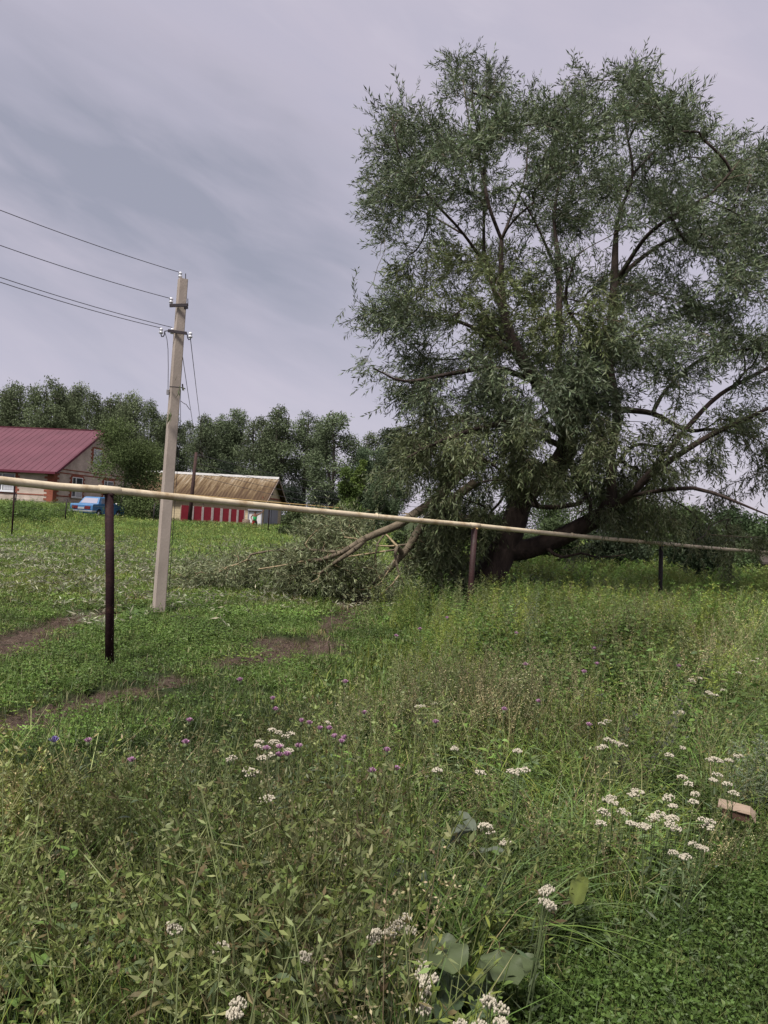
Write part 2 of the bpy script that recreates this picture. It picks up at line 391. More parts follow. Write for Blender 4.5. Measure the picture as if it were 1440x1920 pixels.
for (p, r_, mt, lb, pyb) in ((pp[1], 0.049, MAROON, 'dark maroon steel post under the pipe, nearest to the camera', 1240),
                        (pp[2], 0.052, REDBR, 'red brown steel post under the pipe beside the willow trunk', 1135),
                        (pp[3], 0.050, BLACKP, 'nearly black steel post under the pipe right of the willow, in tall weeds', 1130)):
    x, y = float(p[0]), float(p[1]); z0 = gz(x, y); h = float(p[2]) - z0
    o = empty('pipe_post', (x, y, z0), 0, lb, 'post', 'steel posts carrying the gas pipe')
    lean = {1240: (-0.05 * 0, 0), 1135: (0.0, 0), 1130: (0, 0)}[pyb]
    # measured lean: foot position under the head
    fx = {1240: -0.105, 1135: 0.02, 1130: -0.04}[pyb] * -1 if False else {1240: 0.137, 1135: -0.01, 1130: 0.045}[pyb]
    MB().tube([(fx, 0, -0.3), (fx * 0.5, 0, h * 0.5), (0, 0, h - 0.042)], r_, 18, rough=0.0).build('post_shaft', mt, o, True)
    mb = MB(); mb.box(-0.055, 0.055, -0.045, 0.045, h - 0.062, h - 0.040)
    mb.build('saddle_bracket', RUSTP if pyb != 1240 else MAROON, o, bevel=0.004)

# ------------------------------------------------------------------ concrete power pole
CONC = mat('weathered_concrete', (0.34, 0.285, 0.245), 0.9, noise=0.14, nscale=3.5, stain=(0.26, 0.215, 0.185), stainscale=1.8, bump=0.12, bscale=60, stretch=(1, 1, 0.5))
STEEL = mat('dark_steel', (0.035, 0.028, 0.032), 0.6, metal=0.3, noise=0.3, nscale=20)
PORC = mat('white_porcelain', (0.62, 0.62, 0.66), 0.25, spec=0.5)
WIREM = mat('aluminium_wire', (0.055, 0.05, 0.06), 0.6, metal=0.2)
B0 = P(297, 1152, 12.96); T0 = P(343, 524, 12.96)
pz = gz(B0[0], B0[1]); pole = empty('power_pole', (float(B0[0]), float(B0[1]), pz), 0, 'tall pale concrete power pole with dark brackets and white insulators', 'power pole')
def pr(p): return Vector([float(c) for c in p]) - pole.location
def section(c, w, ang=R(28)):
    out_ = []
    ch = 0.14
    for k in range(4):
        for s_ in (-1, 1):
            a = ang + k * math.pi / 2
            ex, ey = math.cos(a), math.sin(a); fx_, fy_ = -ey, ex
            out_.append(c + Vector((ex, ey, 0)) * w / 2 + Vector((fx_, fy_, 0)) * w / 2 * s_ * (1 - ch))
    return out_
bb, tt = pr(B0), pr(T0); loops = []
for k in range(13):
    f_ = k / 12; c = bb.lerp(tt, f_); loops.append(section(c, 0.190 - 0.045 * f_))
loops.insert(0, section(bb - (tt - bb) * 0.08, 0.195))
MB().loft(loops).build('pole_shaft', CONC, pole)
def at_(px, py, dd=0.0): return pr(P(px, py, 12.96 + dd))
def insulator(px, py, hook=None):
    c = at_(px, py); mb = MB()
    prof = [(0.0, -0.055), (0.024, -0.05), (0.034, -0.045), (0.036, -0.02), (0.024, -0.012), (0.024, 0.004), (0.033, 0.012), (0.03, 0.03), (0.018, 0.045), (0.0, 0.05)]
    mb.tube([c + Vector((0, 0, z)) for _, z in prof], [max(r_, 0.002) for r_, _ in prof], 12)
    o = mb.build('insulator', PORC, pole, True)
    if hook:
        MB().tube(hook, 0.009, 7).build('insulator_hook', STEEL, pole, True)
    return o
insulator(338, 515, [at_(338, 520), at_(338.5, 528)])
MB().tube([at_(348, 513), at_(348, 530)], 0.008, 6).build('rebar_end', STEEL, pole)
def bar(a, b, w, h, name='crossarm'):
    a, b = at_(*a), at_(*b); d = (b - a).normalized(); up = Vector((0, 0, 1)); s = d.cross(up).normalized(); up = s.cross(d)
    loops = [[p + s * sx * w + up * sz * h for sx, sz in ((-1, -1), (1, -1), (1, 1), (-1, 1))] for p in (a, b)]
    return MB().loft(loops).build(name, STEEL, pole, bevel=0.003)
bar((318, 573, -0.13), (352, 572, -0.13), 0.012, 0.028)
bar((346, 578, -0.10), (352, 577, 0.1), 0.008, 0.02, 'clamp')
MB().tube([at_(352, 560, -0.12), at_(352.5, 574, -0.12)], 0.007, 6).build('bolt', STEEL, pole)
insulator(321, 563, [at_(321, 566, -0.06), at_(321, 572, -0.12)])
bar((315, 620, -0.13), (350, 625, -0.13), 0.012, 0.026)
def hook(px0, py0, px1, py1, s):
    "a J-shaped hook from the arm down and up to the insulator"
    ps = [at_(px0, py0, -0.1)]
    for k in range(9):
        a = math.pi * k / 8; ps.append(at_(px1 - s * 4 * math.cos(a) - s * 4 + s * 4, py1 + 4 * math.sin(a) + 4, -0.08))
    ps.append(at_(px1 + s * 4, py1 - 1, -0.08)); return ps
insulator(302, 620, [at_(316, 620, -0.1), at_(309, 621, -0.08), at_(308, 628, -0.06), at_(306, 631, -0.03), at_(303, 631, 0), at_(302, 627, 0), at_(302, 623, 0)])
insulator(357, 628, [at_(349, 624, -0.1), at_(351, 627, -0.06), at_(352, 634, -0.03), at_(354, 637, 0), at_(357, 636, 0), at_(358, 630, 0)])
insulator(323, 620.5, None)
def ring(px0, px1, py, name, r_=0.012):
    a, b = at_(px0, py - 1, -0.15), at_(px1, py + 1, -0.15); MB().tube([a, a.lerp(b, 0.5) + Vector((0, -0.02, 0)), b, b + Vector((0.02, 0.1, 0))], r_, 6).build(name, STEEL, pole)
ring(318, 342, 726, 'clamp_band', 0.009)
MB().tube([at_(342, 720, -0.14), at_(343, 732, -0.14)], 0.014, 6).build('clamp_bolt', STEEL, pole)
c = at_(315, 735, -0.05); MB().box(c.x - 0.022, c.x + 0.018, c.y - 0.02, c.y + 0.02, c.z - 0.045, c.z + 0.04).build('junction_box', mat('grey_plastic', (0.22, 0.21, 0.22), 0.6, noise=0.1), pole, bevel=0.004)
# drooping tail cable, its far end tied to the band
def sag(a, b, s, n=24): return [a.lerp(b, k / n) - Vector((0, 0, s * 4 * (k / n) * (1 - k / n))) for k in range(n + 1)]
MB().tube([at_(309, 622, -0.05), at_(313, 636, -0.05), at_(315, 655, -0.05), at_(315.5, 690, -0.05), at_(315, 730, -0.05)], 0.0055, 5).build('drop_cable', WIREM, pole, True)
MB().tube([at_(338.5, 733, 0.0), at_(338.5, 790, 0.02), at_(334, 860, 0.02), at_(324, 1000, 0.02), at_(316, 1120, 0.02)], 0.0045, 5).build('earth_cable', WIREM, pole, True)
MB().tube([at_(339, 752), at_(346, 757), at_(349, 758), at_(353, 764), at_(356, 768)], 0.006, 5).build('cable_end', WIREM, pole, True)
# wind-blown leaves caught on the pole
parts = []
for k in range(26):
    px, py = (318 + rng.normal() * 3.5, 779 + rng.normal() * 7) if k < 16 else (338 + rng.normal() * 3, 735 + rng.normal() * 9)
    parts.append(dleaf(at_(px, py, -0.17), (rng.normal() * 0.5, -0.4, -1), 0.12, 0.022, jit(rng, (0.10, 0.12, 0.05), 0.3)))
V, F, C = cat(parts); npmesh('caught_leaves', V, F, C, FOL, pole)
def wire(ps, r_, label, name='power_line', group='wires of the power pole'):
    o = MB().tube(ps, r_, 5).build(name, WIREM, None, True); return tag(o, label, 'wire', group)
for (a, b, Y, lb, s) in (((338, 511), (0, 394), 10.5, 'topmost power line, running left from the insulator on the pole top', 0.03),
                         ((321, 560), (0, 460), 10.5, 'power line running left from the upper bracket of the pole', 0.03),
                         ((323, 614), (0, 520), 10.6, 'upper of the two close power lines at the lower bracket', 0.03),
                         ((302, 615), (0, 529), 10.4, 'lower of the two close power lines at the lower bracket', 0.03)):
    A = Vector(P(*a, 12.96)); Bp = Vector(P(*b, Y)); e = A + (Bp - A) * 5.5
    ps = sag(A, Bp, s, 10) + [Bp.lerp(e, k / 12) for k in range(1, 13)]
    wire(ps, 0.0058, lb)
for (a, b, lb) in (((357, 633), (394, 884), 'service wire dropping from the right hook of the pole towards the barn'),
                   ((340, 652), (384, 883), 'service wire dropping from the right side of the pole towards the barn')):
    wire(sag(Vector(P(*a, 12.96)), Vector(P(*b, 61.0)), 0.55, 40), 0.0065, lb)

# ------------------------------------------------------------------ brick walls
def brickmat(name, c1, c2, mortar, bw=0.26, bh=0.085, nz=0.2):
    m = bpy.data.materials.new(name); m.use_nodes = True; t = m.node_tree; b = t.nodes['Principled BSDF']; b.inputs['Roughness'].default_value = 0.9; b.inputs['Specular IOR Level'].default_value = 0.15
    co = t.nodes.new('ShaderNodeTexCoord'); s = t.nodes.new('ShaderNodeSeparateXYZ'); t.links.new(co.outputs['Object'], s.inputs[0])
    a = t.nodes.new('ShaderNodeMath'); a.operation = 'ADD'; t.links.new(s.outputs[0], a.inputs[0]); t.links.new(s.outputs[1], a.inputs[1])
    c = t.nodes.new('ShaderNodeCombineXYZ'); t.links.new(a.outputs[0], c.inputs[0]); t.links.new(s.outputs[2], c.inputs[1])
    k = t.nodes.new('ShaderNodeTexBrick'); t.links.new(c.outputs[0], k.inputs['Vector']); k.inputs['Scale'].default_value = 1.0
    k.inputs['Brick Width'].default_value = bw; k.inputs['Row Height'].default_value = bh; k.inputs['Mortar Size'].default_value = 0.008
    k.inputs['Color1'].default_value = (*c1, 1); k.inputs['Color2'].default_value = (*c2, 1); k.inputs['Mortar'].default_value = (*mortar, 1)
    n = t.nodes.new('ShaderNodeTexNoise'); n.inputs['Scale'].default_value = 1.2; n.inputs['Detail'].default_value = 5; t.links.new(co.outputs['Object'], n.inputs['Vector'])
    mr = t.nodes.new('ShaderNodeMapRange'); mr.inputs[1].default_value = 0.3; mr.inputs[2].default_value = 0.7; mr.inputs[3].default_value = 1 - nz; mr.inputs[4].default_value = 1 + nz; t.links.new(n.outputs[0], mr.inputs[0])
    hv = t.nodes.new('ShaderNodeHueSaturation'); t.links.new(k.outputs['Color'], hv.inputs['Color']); t.links.new(mr.outputs[0], hv.inputs['Value']); t.links.new(hv.outputs[0], b.inputs['Base Color'])
    return m
PALEB = brickmat('pale_brick', (0.50, 0.41, 0.35), (0.42, 0.34, 0.29), (0.35, 0.30, 0.26))
REDB = brickmat('red_brick', (0.26, 0.075, 0.045), (0.20, 0.055, 0.035), (0.22, 0.12, 0.09))
YELB = brickmat('cream_block', (0.56, 0.46, 0.30), (0.50, 0.41, 0.27), (0.30, 0.24, 0.17), 0.42, 0.2, 0.1)
ROOF = mat('plum_metal_roof', (0.105, 0.038, 0.052), 0.6, spec=0.25, noise=0.14, nscale=0.6)
ROOFT = mat('plum_trim', (0.10, 0.02, 0.035), 0.5)
WHITE = mat('white_pvc', (0.62, 0.62, 0.64), 0.4)
GLASS = mat('window_glass', (0.045, 0.05, 0.06), 0.06, spec=0.8)
CURT = mat('net_curtain', (0.42, 0.42, 0.45), 0.8, noise=0.15, nscale=4, stretch=(6, 6, 0.4))
# ------------------------------------------------------------------ brick house
hc = P(97, 951, 60); house = empty('brick_house', (hc[0], hc[1], hc[2]), R(-9.0), 'pale brick house with plum metal roof and red brick corners', 'house')
W, EV, AP, LEN = 12.7, 3.0, 6.7, 15.0
mb = MB(); pr_ = [(0, 0), (W, 0), (W, EV), (W / 2, AP - 0.12), (0, EV)]
v = [(0, y, z) for y, z in pr_] + [(-LEN, y, z) for y, z in pr_] + [(0, 0, -1), (0, W, -1), (-LEN, 0, -1), (-LEN, W, -1)]
mb.add(v, [(0, 1, 2, 3, 4), (5, 9, 8, 7, 6), (0, 4, 9, 5), (1, 6, 7, 2), (10, 11, 1, 0), (12, 10, 0, 5), (11, 13, 6, 1)])
mb.build('wall', PALEB, house)
def slab(y0, z0, y1, z1, x0, x1, th):
    n = Vector((0, -(z1 - z0), (y1 - y0))).normalized() * th
    if n.z < 0: n = -n
    return [[(x, y0, z0), (x, y1, z1), (x, y1 + n.y, z1 + n.z), (x, y0 + n.y, z0 + n.z)] for x in (x0, x1)]
sl = (AP - EV) / (W / 2)
rf = MB(); rf.loft(slab(-0.55, EV - 0.55 * sl, W / 2, AP, 0.6, -LEN - 0.4, 0.07)); rf.loft(slab(W + 0.55, EV - 0.55 * sl, W / 2, AP, 0.6, -LEN - 0.4, 0.07))
roof = rf.build('roof', ROOF, house)
sm_ = MB()
for k in range(28):
    x = 0.5 - k * 0.56
    for l in slab(-0.54, EV - 0.54 * sl + 0.07, W / 2 - 0.05, AP - 0.03 + 0.07, x, x - 0.035, 0.03),: sm_.loft(l)
sm_.build('standing_seam', ROOF, roof)
tr = MB(); tr.box(0.5, -LEN, -0.62, -0.57, EV - 0.55 * sl - 0.10, EV - 0.55 * sl + 0.07); 
tr.loft(slab(-0.56, EV - 0.56 * sl - 0.11, W / 2, AP - 0.11, 0.64, 0.605, 0.2)); tr.loft(slab(W + 0.56, EV - 0.56 * sl - 0.11, W / 2, AP - 0.11, 0.64, 0.605, 0.2))
tr.box(0.62, -LEN, W / 2 - 0.12, W / 2 + 0.12, AP + 0.07, AP + 0.12)
tr.build('roof_trim', ROOFT, roof)
sf = MB(); sf.box(0.55, 0.003, -0.5, W + 0.5, EV - 0.32, EV - 0.28); sf.build('soffit', ROOFT, roof) if False else None
def quoin(cx, cy, z0, z1, face, wide=0.34, nar=0.22, name='brick_corner'):
    mb = MB(); n = int((z1 - z0) / 0.17)
    for k in range(n):
        w = wide if k % 2 else nar; a, b = z0 + k * 0.17, z0 + (k + 1) * 0.17
        if face == 'c':
            mb.box(cx - w, cx + 0.03, cy - 0.03, cy + w, a, b)
    return mb.build(name, REDB, house)
quoin(0, 0, 0.0, EV - 0.25, 'c', 0.75, 0.5)
bd = MB()
for z in (0.88, 2.72): 
    bd.box(-LEN, -0.8, -0.025, 0.002, z, z + 0.085); bd.box(0.0, 0.025, 0.8, W, z, z + 0.085)
bd.box(0.0, 0.026, 0.05, W, EV + 0.02, EV + 0.10); bd.build('brick_band', REDB, house)
def window(x0, x1, z0, z1, face, attic=False):
    "face 'f' = front wall (x along), 'g' = gable wall (y along)"
    def bx(mb, a0, a1, d0, d1, z0_, z1_):
        if face == 'f': mb.box(a0, a1, -d1, -d0, z0_, z1_)
        else: mb.box(d0, d1, a0, a1, z0_, z1_)
    s = MB(); n = int((z1 - z0 + 0.34) / 0.17)
    for k in range(n):
        w = 0.36 if k % 2 else 0.2; zz = z0 - 0.1 + k * 0.17
        bx(s, x0 - w, x0 - 0.0, 0.001, 0.03, zz, zz + 0.17); bx(s, x1, x1 + w, 0.001, 0.03, zz, zz + 0.17)
    bx(s, x0, x1, 0.001, 0.03, z1, z1 + 0.17)
    fr = MB()
    for (a, b, c, d) in ((x0, x1, z1 - 0.07, z1), (x0, x1, z0, z0 + 0.07), (x0, x0 + 0.07, z0 + 0.07, z1 - 0.07), (x1 - 0.07, x1, z0 + 0.07, z1 - 0.07)): bx(fr, a, b, 0.004, 0.05, c, d)
    xm = x0 + (x1 - x0) * 0.36; bx(fr, xm - 0.06, xm + 0.06, 0.004, 0.05, z0 + 0.07, z1 - 0.07)
    w_ = fr.build('window', WHITE, house)
    s.build('window_surround', REDB, w_)
    gl = MB(); bx(gl, x0 + 0.05, x1 - 0.05, 0.002, 0.018, z0 + 0.05, z1 - 0.05); gl.build('pane', CURT if attic else GLASS, w_)
    cu = MB(); bx(cu, xm + 0.1, x1 - 0.1, 0.0182, 0.02, z0 + 0.1, z0 + (z1 - z0) * 0.62); cu.build('curtain', CURT, w_) if not attic else None
    sl_ = MB(); bx(sl_, x0 - 0.12, x1 + 0.12, 0.004, 0.12, z0 - 0.08, z0 - 0.01); sl_.build('sill', WHITE, w_)
window(-5.0, -3.25, 1.08, 2.5, 'f'); window(-9.3, -7.5, 1.08, 2.5, 'f')
window(2.6, 4.15, 0.9, 2.55, 'g'); window(7.6, 9.2, 0.9, 2.55, 'g')
window(5.6, 7.0, 3.85, 5.15, 'g', True)

# ------------------------------------------------------------------ barn
bc = P(488, 991, 60); barn = empty('barn', (bc[0], bc[1], bc[2]), R(-3.4), 'cream block barn with rusty stained corrugated roof and small gable slot', 'barn')
BW, BE, BA, BL = 8.0, 2.25, 4.15, 10.5
mb = MB(); pr_ = [(0, 0), (BW, 0), (BW, BE), (BW / 2, BA - 0.1), (0, BE)]
v = [(0, y, z) for y, z in pr_] + [(-BL, y, z) for y, z in pr_] + [(0, 0, -1), (0, BW, -1), (-BL, 0, -1)]
mb.add(v, [(0, 1, 2, 3, 4), (5, 9, 8, 7, 6), (0, 4, 9, 5), (1, 6, 7, 2), (10, 11, 1, 0), (12, 10, 0, 5)]); mb.build('wall', YELB, barn)
SLATE = bpy.data.materials.new('stained_corrugated_sheet'); SLATE.use_nodes = True; t = SLATE.node_tree; b = t.nodes['Principled BSDF']; b.inputs['Roughness'].default_value = 0.85; b.inputs['Specular IOR Level'].default_value = 0.2
co = t.nodes.new('ShaderNodeTexCoord'); mp = t.nodes.new('ShaderNodeMapping'); mp.inputs['Scale'].default_value = (1, 0.10, 0.10); t.links.new(co.outputs['Object'], mp.inputs[0])
n = t.nodes.new('ShaderNodeTexNoise'); n.inputs['Scale'].default_value = 3.2; n.inputs['Detail'].default_value = 6; n.inputs['Roughness'].default_value = 0.7; t.links.new(mp.outputs[0], n.inputs['Vector'])
s_ = t.nodes.new('ShaderNodeSeparateXYZ'); t.links.new(co.outputs['Object'], s_.inputs[0])
mr = t.nodes.new('ShaderNodeMapRange'); mr.inputs[1].default_value = BE - 0.5; mr.inputs[2].default_value = BA; mr.inputs[3].default_value = -0.22; mr.inputs[4].default_value = 0.16; t.links.new(s_.outputs[2], mr.inputs[0])
ad = t.nodes.new('ShaderNodeMath'); ad.operation = 'ADD'; t.links.new(n.outputs[0], ad.inputs[0]); t.links.new(mr.outputs[0], ad.inputs[1])
cr = t.nodes.new('ShaderNodeValToRGB'); t.links.new(ad.outputs[0], cr.inputs[0]); e = cr.color_ramp.elements
e[0].position, e[0].color = 0.40, (0.07, 0.043, 0.024, 1); e[1].position, e[1].color = 0.80, (0.30, 0.26, 0.21, 1)
for p_, c_ in ((0.51, (0.115, 0.077, 0.040)), (0.63, (0.185, 0.135, 0.082))): q_ = e.new(p_); q_.color = (*c_, 1)
t.links.new(cr.outputs[0], b.inputs['Base Color'])
def corrug(y0, z0, y1, z1, x0, x1, per=0.26, amp=0.035):
    n = int((x1 - x0) / per * 6); V_ = []
    for k in range(n + 1):
        x = x0 + (x1 - x0) * k / n; a = amp * math.sin(2 * math.pi * (x - x0) / per)
        for f_ in (0, 0.5, 0.501, 1): V_.append((x, y0 + (y1 - y0) * f_, z0 + (z1 - z0) * f_ + a + (0.03 if f_ > 0.5 else 0) + 0.03))
    F_ = [(k * 4 + j, k * 4 + j + 1, k * 4 + j + 5, k * 4 + j + 4) for k in range(n) for j in range(3)]
    return V_, F_
sl = (BA - BE) / (BW / 2); mb = MB()
mb.add(*corrug(-0.45, BE - 0.45 * sl, BW / 2, BA, -BL - 0.4, 0.45)); mb.add(*corrug(BW + 0.45, BE - 0.45 * sl, BW / 2, BA, -BL - 0.4, 0.45))
broof = mb.build('roof', SLATE, barn); so = broof.modifiers.new('thickness', 'SOLIDIFY'); so.thickness = 0.02
RIDGE = mat('pale_ridge', (0.34, 0.33, 0.32), 0.8, noise=0.2, nscale=3)
mb = MB(); mb.loft([[(x, BW / 2 - 0.34, BA - 0.05), (x, BW / 2, BA + 0.14), (x, BW / 2 + 0.34, BA - 0.05), (x, BW / 2, BA + 0.03)] for x in (-BL - 0.4, 0.47)]); mb.build('ridge_cap', RIDGE, broof)
PLANK = mat('grey_plank', (0.30, 0.23, 0.19), 0.85, noise=0.2, nscale=10)
mb = MB(); mb.loft(slab(-0.45, BE - 0.45 * sl - 0.13, BW / 2, BA - 0.13, 0.49, 0.44, 0.13)); mb.loft(slab(BW + 0.45, BE - 0.45 * sl - 0.13, BW / 2, BA - 0.13, 0.49, 0.44, 0.13)); mb.build('bargeboard', PLANK, broof)
MB().box(0.001, 0.05, 0.1, BW - 0.1, BE + 0.12, BE + 0.25).build('brick_band', REDB, barn)
DARK = mat('dark_opening', (0.015, 0.013, 0.012), 0.9)
MB().box(0.002, 0.02, 3.75, 4.1, 2.75, 3.35).build('gable_slot', DARK, barn)
GREYD = mat('grey_painted_door', (0.27, 0.27, 0.31), 0.6, noise=0.12, nscale=6, stretch=(8, 8, 0.5))
gd = MB().box(0.003, 0.05, 0.9, 6.4, 0.0, 1.75).build('gate', GREYD, barn); MB().box(0.051, 0.07, 3.6, 3.66, 0.0, 1.74).build('gate_seam', STEEL, gd)
MB().tube([(-4.6, -0.12, 0), (-4.6, -0.12, 2.2)], 0.04, 8).build('drain_pipe', PLANK, barn)
wd = MB(); 
wd.box(-0.95, 0.02, -0.07, -0.002, 0.0, 1.28)
dr = wd.build('door', mat('white_door_paint', (0.60, 0.58, 0.58), 0.5, noise=0.08), barn)
mb = MB(); mb.box(-1.02, -0.952, -0.12, -0.003, 0, 1.36); mb.box(-1.02, 0.12, -0.22, -0.003, 1.361, 1.46); mb.box(0.022, 0.09, -0.12, -0.003, 0, 1.36); mb.build('door_frame', GREYD, dr)

# ------------------------------------------------------------------ red and white fence before the barn
CRIM = mat('crimson_panel', (0.26, 0.022, 0.036), 0.5, noise=0.12, nscale=2.5); PALEP = mat('pale_plank', (0.50, 0.42, 0.40), 0.7, noise=0.12, nscale=6)
fa, fb = P(338, 989, 56), P(458, 990, 59.5)
fn = empty('panel_fence', (fa[0], fa[1], gz(fa[0], fa[1])), math.atan2(fb[1] - fa[1], fb[0] - fa[0]), 'low fence of seven crimson panels between pale uprights before the barn', 'fence')
LF = math.hypot(fb[1] - fa[1], fb[0] - fa[0])
zp = [157, 222, 243, 300, 315, 370, 387, 437, 455, 503, 518, 562, 577, 620, 628]
us = [(z - 155) / (628 - 155) * LF for z in zp]
for k in range(7):
    h = 1.42 - 0.015 * k
    MB().box(us[2 * k], us[2 * k + 1], 0, 0.03, -0.25, h).build('fence_panel', CRIM, fn)
    MB().box(us[2 * k + 1] + 0.004, us[2 * k + 2] - 0.004, -0.02, 0.02, -0.25, h - 0.02).build('fence_upright', PALEP, fn)
MB().box(-0.02, 0.06, 0.031, 0.08, -0.25, 1.44).build('fence_upright', PLANK, fn)
MB().box(0.06, LF, 0.04, 0.09, 0.9, 1.0).build('fence_rail', PLANK, fn)

# ------------------------------------------------------------------ barrel by the door
bp_ = P(461, 988, 58); mb = MB(); mb.tube([(0, 0, -0.1), (0, 0, 0.0), (0, 0, 0.2), (0, 0, 0.22), (0, 0, 0.42), (0, 0, 0.44), (0, 0, 0.62), (0, 0, 0.63)], [0.27, 0.29, 0.29, 0.31, 0.31, 0.29, 0.28, 0.25], 16)
bl = mb.build('barrel', mat('dull_barrel', (0.16, 0.12, 0.09), 0.8, noise=0.3), None, True); bl.location = (bp_[0], bp_[1], gz(bp_[0], bp_[1])); tag(bl, 'small dull brown barrel between the crimson fence and the white door', 'barrel')

# ------------------------------------------------------------------ leaning wooden pole and its wires
a, b = P(355, 975, 55), P(368, 848, 55)
wp = empty('wooden_pole', (a[0], a[1], a[2] - 0.1), 0, 'dark leaning wooden utility pole in front of the barn roof', 'utility pole')
top = Vector(b) - wp.location
MB().tube([(0, 0, -0.4), top * 0.5, top], [0.15, 0.13, 0.10], 10).build('pole_shaft', mat('tarred_wood', (0.05, 0.028, 0.025), 0.9, noise=0.3), wp, True)
MB().tube([top + Vector((-0.25, 0, -0.2)), top + Vector((0.3, 0, -0.25))], 0.03, 6).build('crossarm', STEEL, wp)
for k, (dz_, lb) in enumerate(((-0.1, 'highest thin wire running right from the wooden pole past the barn'), (-0.75, 'second thin wire running right from the wooden pole past the barn'), (-1.15, 'third thin wire running right from the wooden pole past the barn'), (-1.6, 'lowest thin wire running right from the wooden pole past the barn'))):
    s0 = Vector(b) + Vector((0, 0, dz_)); e0 = Vector(P(860, 925 + 13 * k, 66)); wire(sag(s0, e0, 0.8, 30), 0.016, lb, 'thin_wire', 'wires beyond the barn')

# ------------------------------------------------------------------ far yellow pipe
a, b = P(368, 929.5, 40), P(760, 963, 65); dv = b - a
fp = empty('far_pipe', (a[0], a[1], gz(a[0], a[1])), 0, 'thin yellow gas pipe far behind, just above the near cream pipe', 'pipe')
MB().tube(rel(fp, [a - dv * 0.45, a, b, b + dv * 1.3]), 0.032, 8).build('pipe_run', RUSTP, fp, True)
for f_ in (-0.4, 0.25, 0.75, 1.3, 1.9):
    p = a + dv * f_; z = gz(p[0], p[1]); MB().tube(rel(fp, [(p[0], p[1], z - 0.2), (p[0], p[1], p[2])]), 0.035, 8).build('support_post', MAROON, fp, True)

# ------------------------------------------------------------------ thin fence posts before the house
for (px, y0, y1, Y, lb) in ((27, 925, 975, 46, 'thin dark metal fence stake at the left edge before the house'), (122, 935, 980, 44, 'thin dark metal fence stake just left of the blue car'), (287, 944, 985, 50, 'thin dark metal fence stake left of the concrete pole')):
    a = P(px, y1, Y); h = (y1 - y0) / 1440 * Y; z = gz(a[0], a[1])
    o = MB().tube([(0, 0, -0.3), (0.0, 0, h * 0.5), (0.03, 0, h + float(a[2]) - z)], 0.038, 8).build('fence_stake', BLACKP, None, True); o.location = (a[0], a[1], z); tag(o, lb, 'fence post', 'stakes before the house')
a, b = P(27, 934, 46), P(122, 942, 44); ee = a - (b - a) * 1.5
for k, dz_ in enumerate((0, -0.45)):
    z_ = Vector((0, 0, dz_)); wire(sag(Vector(a) + z_, Vector(b) + z_, 0.06) , 0.008, ('upper', 'lower')[k] + ' strand of fence wire between the two stakes before the house', 'fence_wire', 'fence wire strands')

# ------------------------------------------------------------------ blue saloon car
BLUE = mat('sky_blue_car_paint', (0.035, 0.125, 0.27), 0.45, spec=0.5, noise=0.08, nscale=3); CHR = mat('chrome', (0.55, 0.55, 0.55), 0.3, metal=0.8); TYRE = mat('rubber', (0.02, 0.02, 0.02), 0.8); TAIL = mat('tail_lamp', (0.11, 0.018, 0.02), 0.3)
CGL = mat('car_glass', (0.26, 0.25, 0.30), 0.12, spec=0.9); CGD = mat('car_side_glass', (0.05, 0.06, 0.08), 0.1, spec=0.9)
cp = P(172, 979, 49.5); car = empty('blue_car', (cp[0], cp[1], gz(cp[0], cp[1]) - 0.02), 0, 'old sky blue saloon car parked in the grass before the house', 'car')
# local: x forward 0..4.05, y left(+)..right(-), origin at the rear right corner
side = [(0.02, 0.42), (0.0, 0.62), (0.02, 0.86), (0.10, 0.93), (0.95, 0.96), (2.85, 0.965), (3.85, 0.90), (4.02, 0.84), (4.05, 0.55), (4.0, 0.40)]
arch = []
for cx_ in (3.30, 0.82): 
    for k in range(9): an = math.pi * k / 8; arch.append((cx_ + 0.36 * math.cos(an), 0.30 + 0.35 * math.sin(an)))
    
low = [(3.98, 0.30)] + arch[:9] + arch[9:] + [(0.05, 0.32)]
ring_ = side + low
loops = []
for (yy, ins, up) in ((0.02, 0.05, -0.01), (0.0, 0.0, 0), ):
    pass
def ringat(y, s_in):
    return [(x + (s_in if x < 2 else -s_in) * (1 if (x < 0.3 or x > 3.8) else 0), y, z - (s_in * 0.5 if z > 0.8 else 0)) for x, z in ring_]
body = MB(); body.loft([ringat(0.03, 0.05), ringat(0.0, 0.0), ringat(0.02, 0.03) if False else ringat(0.8, -0.0), ringat(1.61, 0.0), ringat(1.58, 0.05)])
car.rotation_euler = (0, 0, R(80)); car.scale = (1, 1, 1)
bo = body.build('body', BLUE, car, bevel=0.02)
# greenhouse
cab = MB(); b0 = [(0.82, 0.10, 0.94), (3.02, 0.10, 0.955), (3.02, 1.51, 0.955), (0.82, 1.51, 0.94)]; c1 = [(1.22, 0.24, 1.38), (2.48, 0.24, 1.40), (2.48, 1.37, 1.40), (1.22, 1.37, 1.38)]; c2 = [(1.36, 0.32, 1.43), (2.38, 0.32, 1.44), (2.38, 1.29, 1.44), (1.36, 1.29, 1.43)]
cab.loft([b0, c1, c2]); cab.build('cabin', BLUE, car, bevel=0.02)
def pane(q4, m_, name, off):
    q4 = [Vector(p) for p in q4]; n_ = (q4[1] - q4[0]).cross(q4[3] - q4[0]).normalized() * off
    mb = MB(); mb.loft([[p - n_ for p in q4], [p + n_ for p in q4]]); mb.build(name, m_, car)
def lerp4(A, B, C_, D, u0, u1, v0, v1):
    A, B, C_, D = map(Vector, (A, B, C_, D)); f = lambda u, v: A.lerp(B, u).lerp(D.lerp(C_, u), v); return [f(u0, v0), f(u1, v0), f(u1, v1), f(u0, v1)]
pane(lerp4(b0[3], b0[0], c1[0], c1[3], 0.08, 0.92, 0.12, 0.88), CGL, 'rear_window', 0.012)
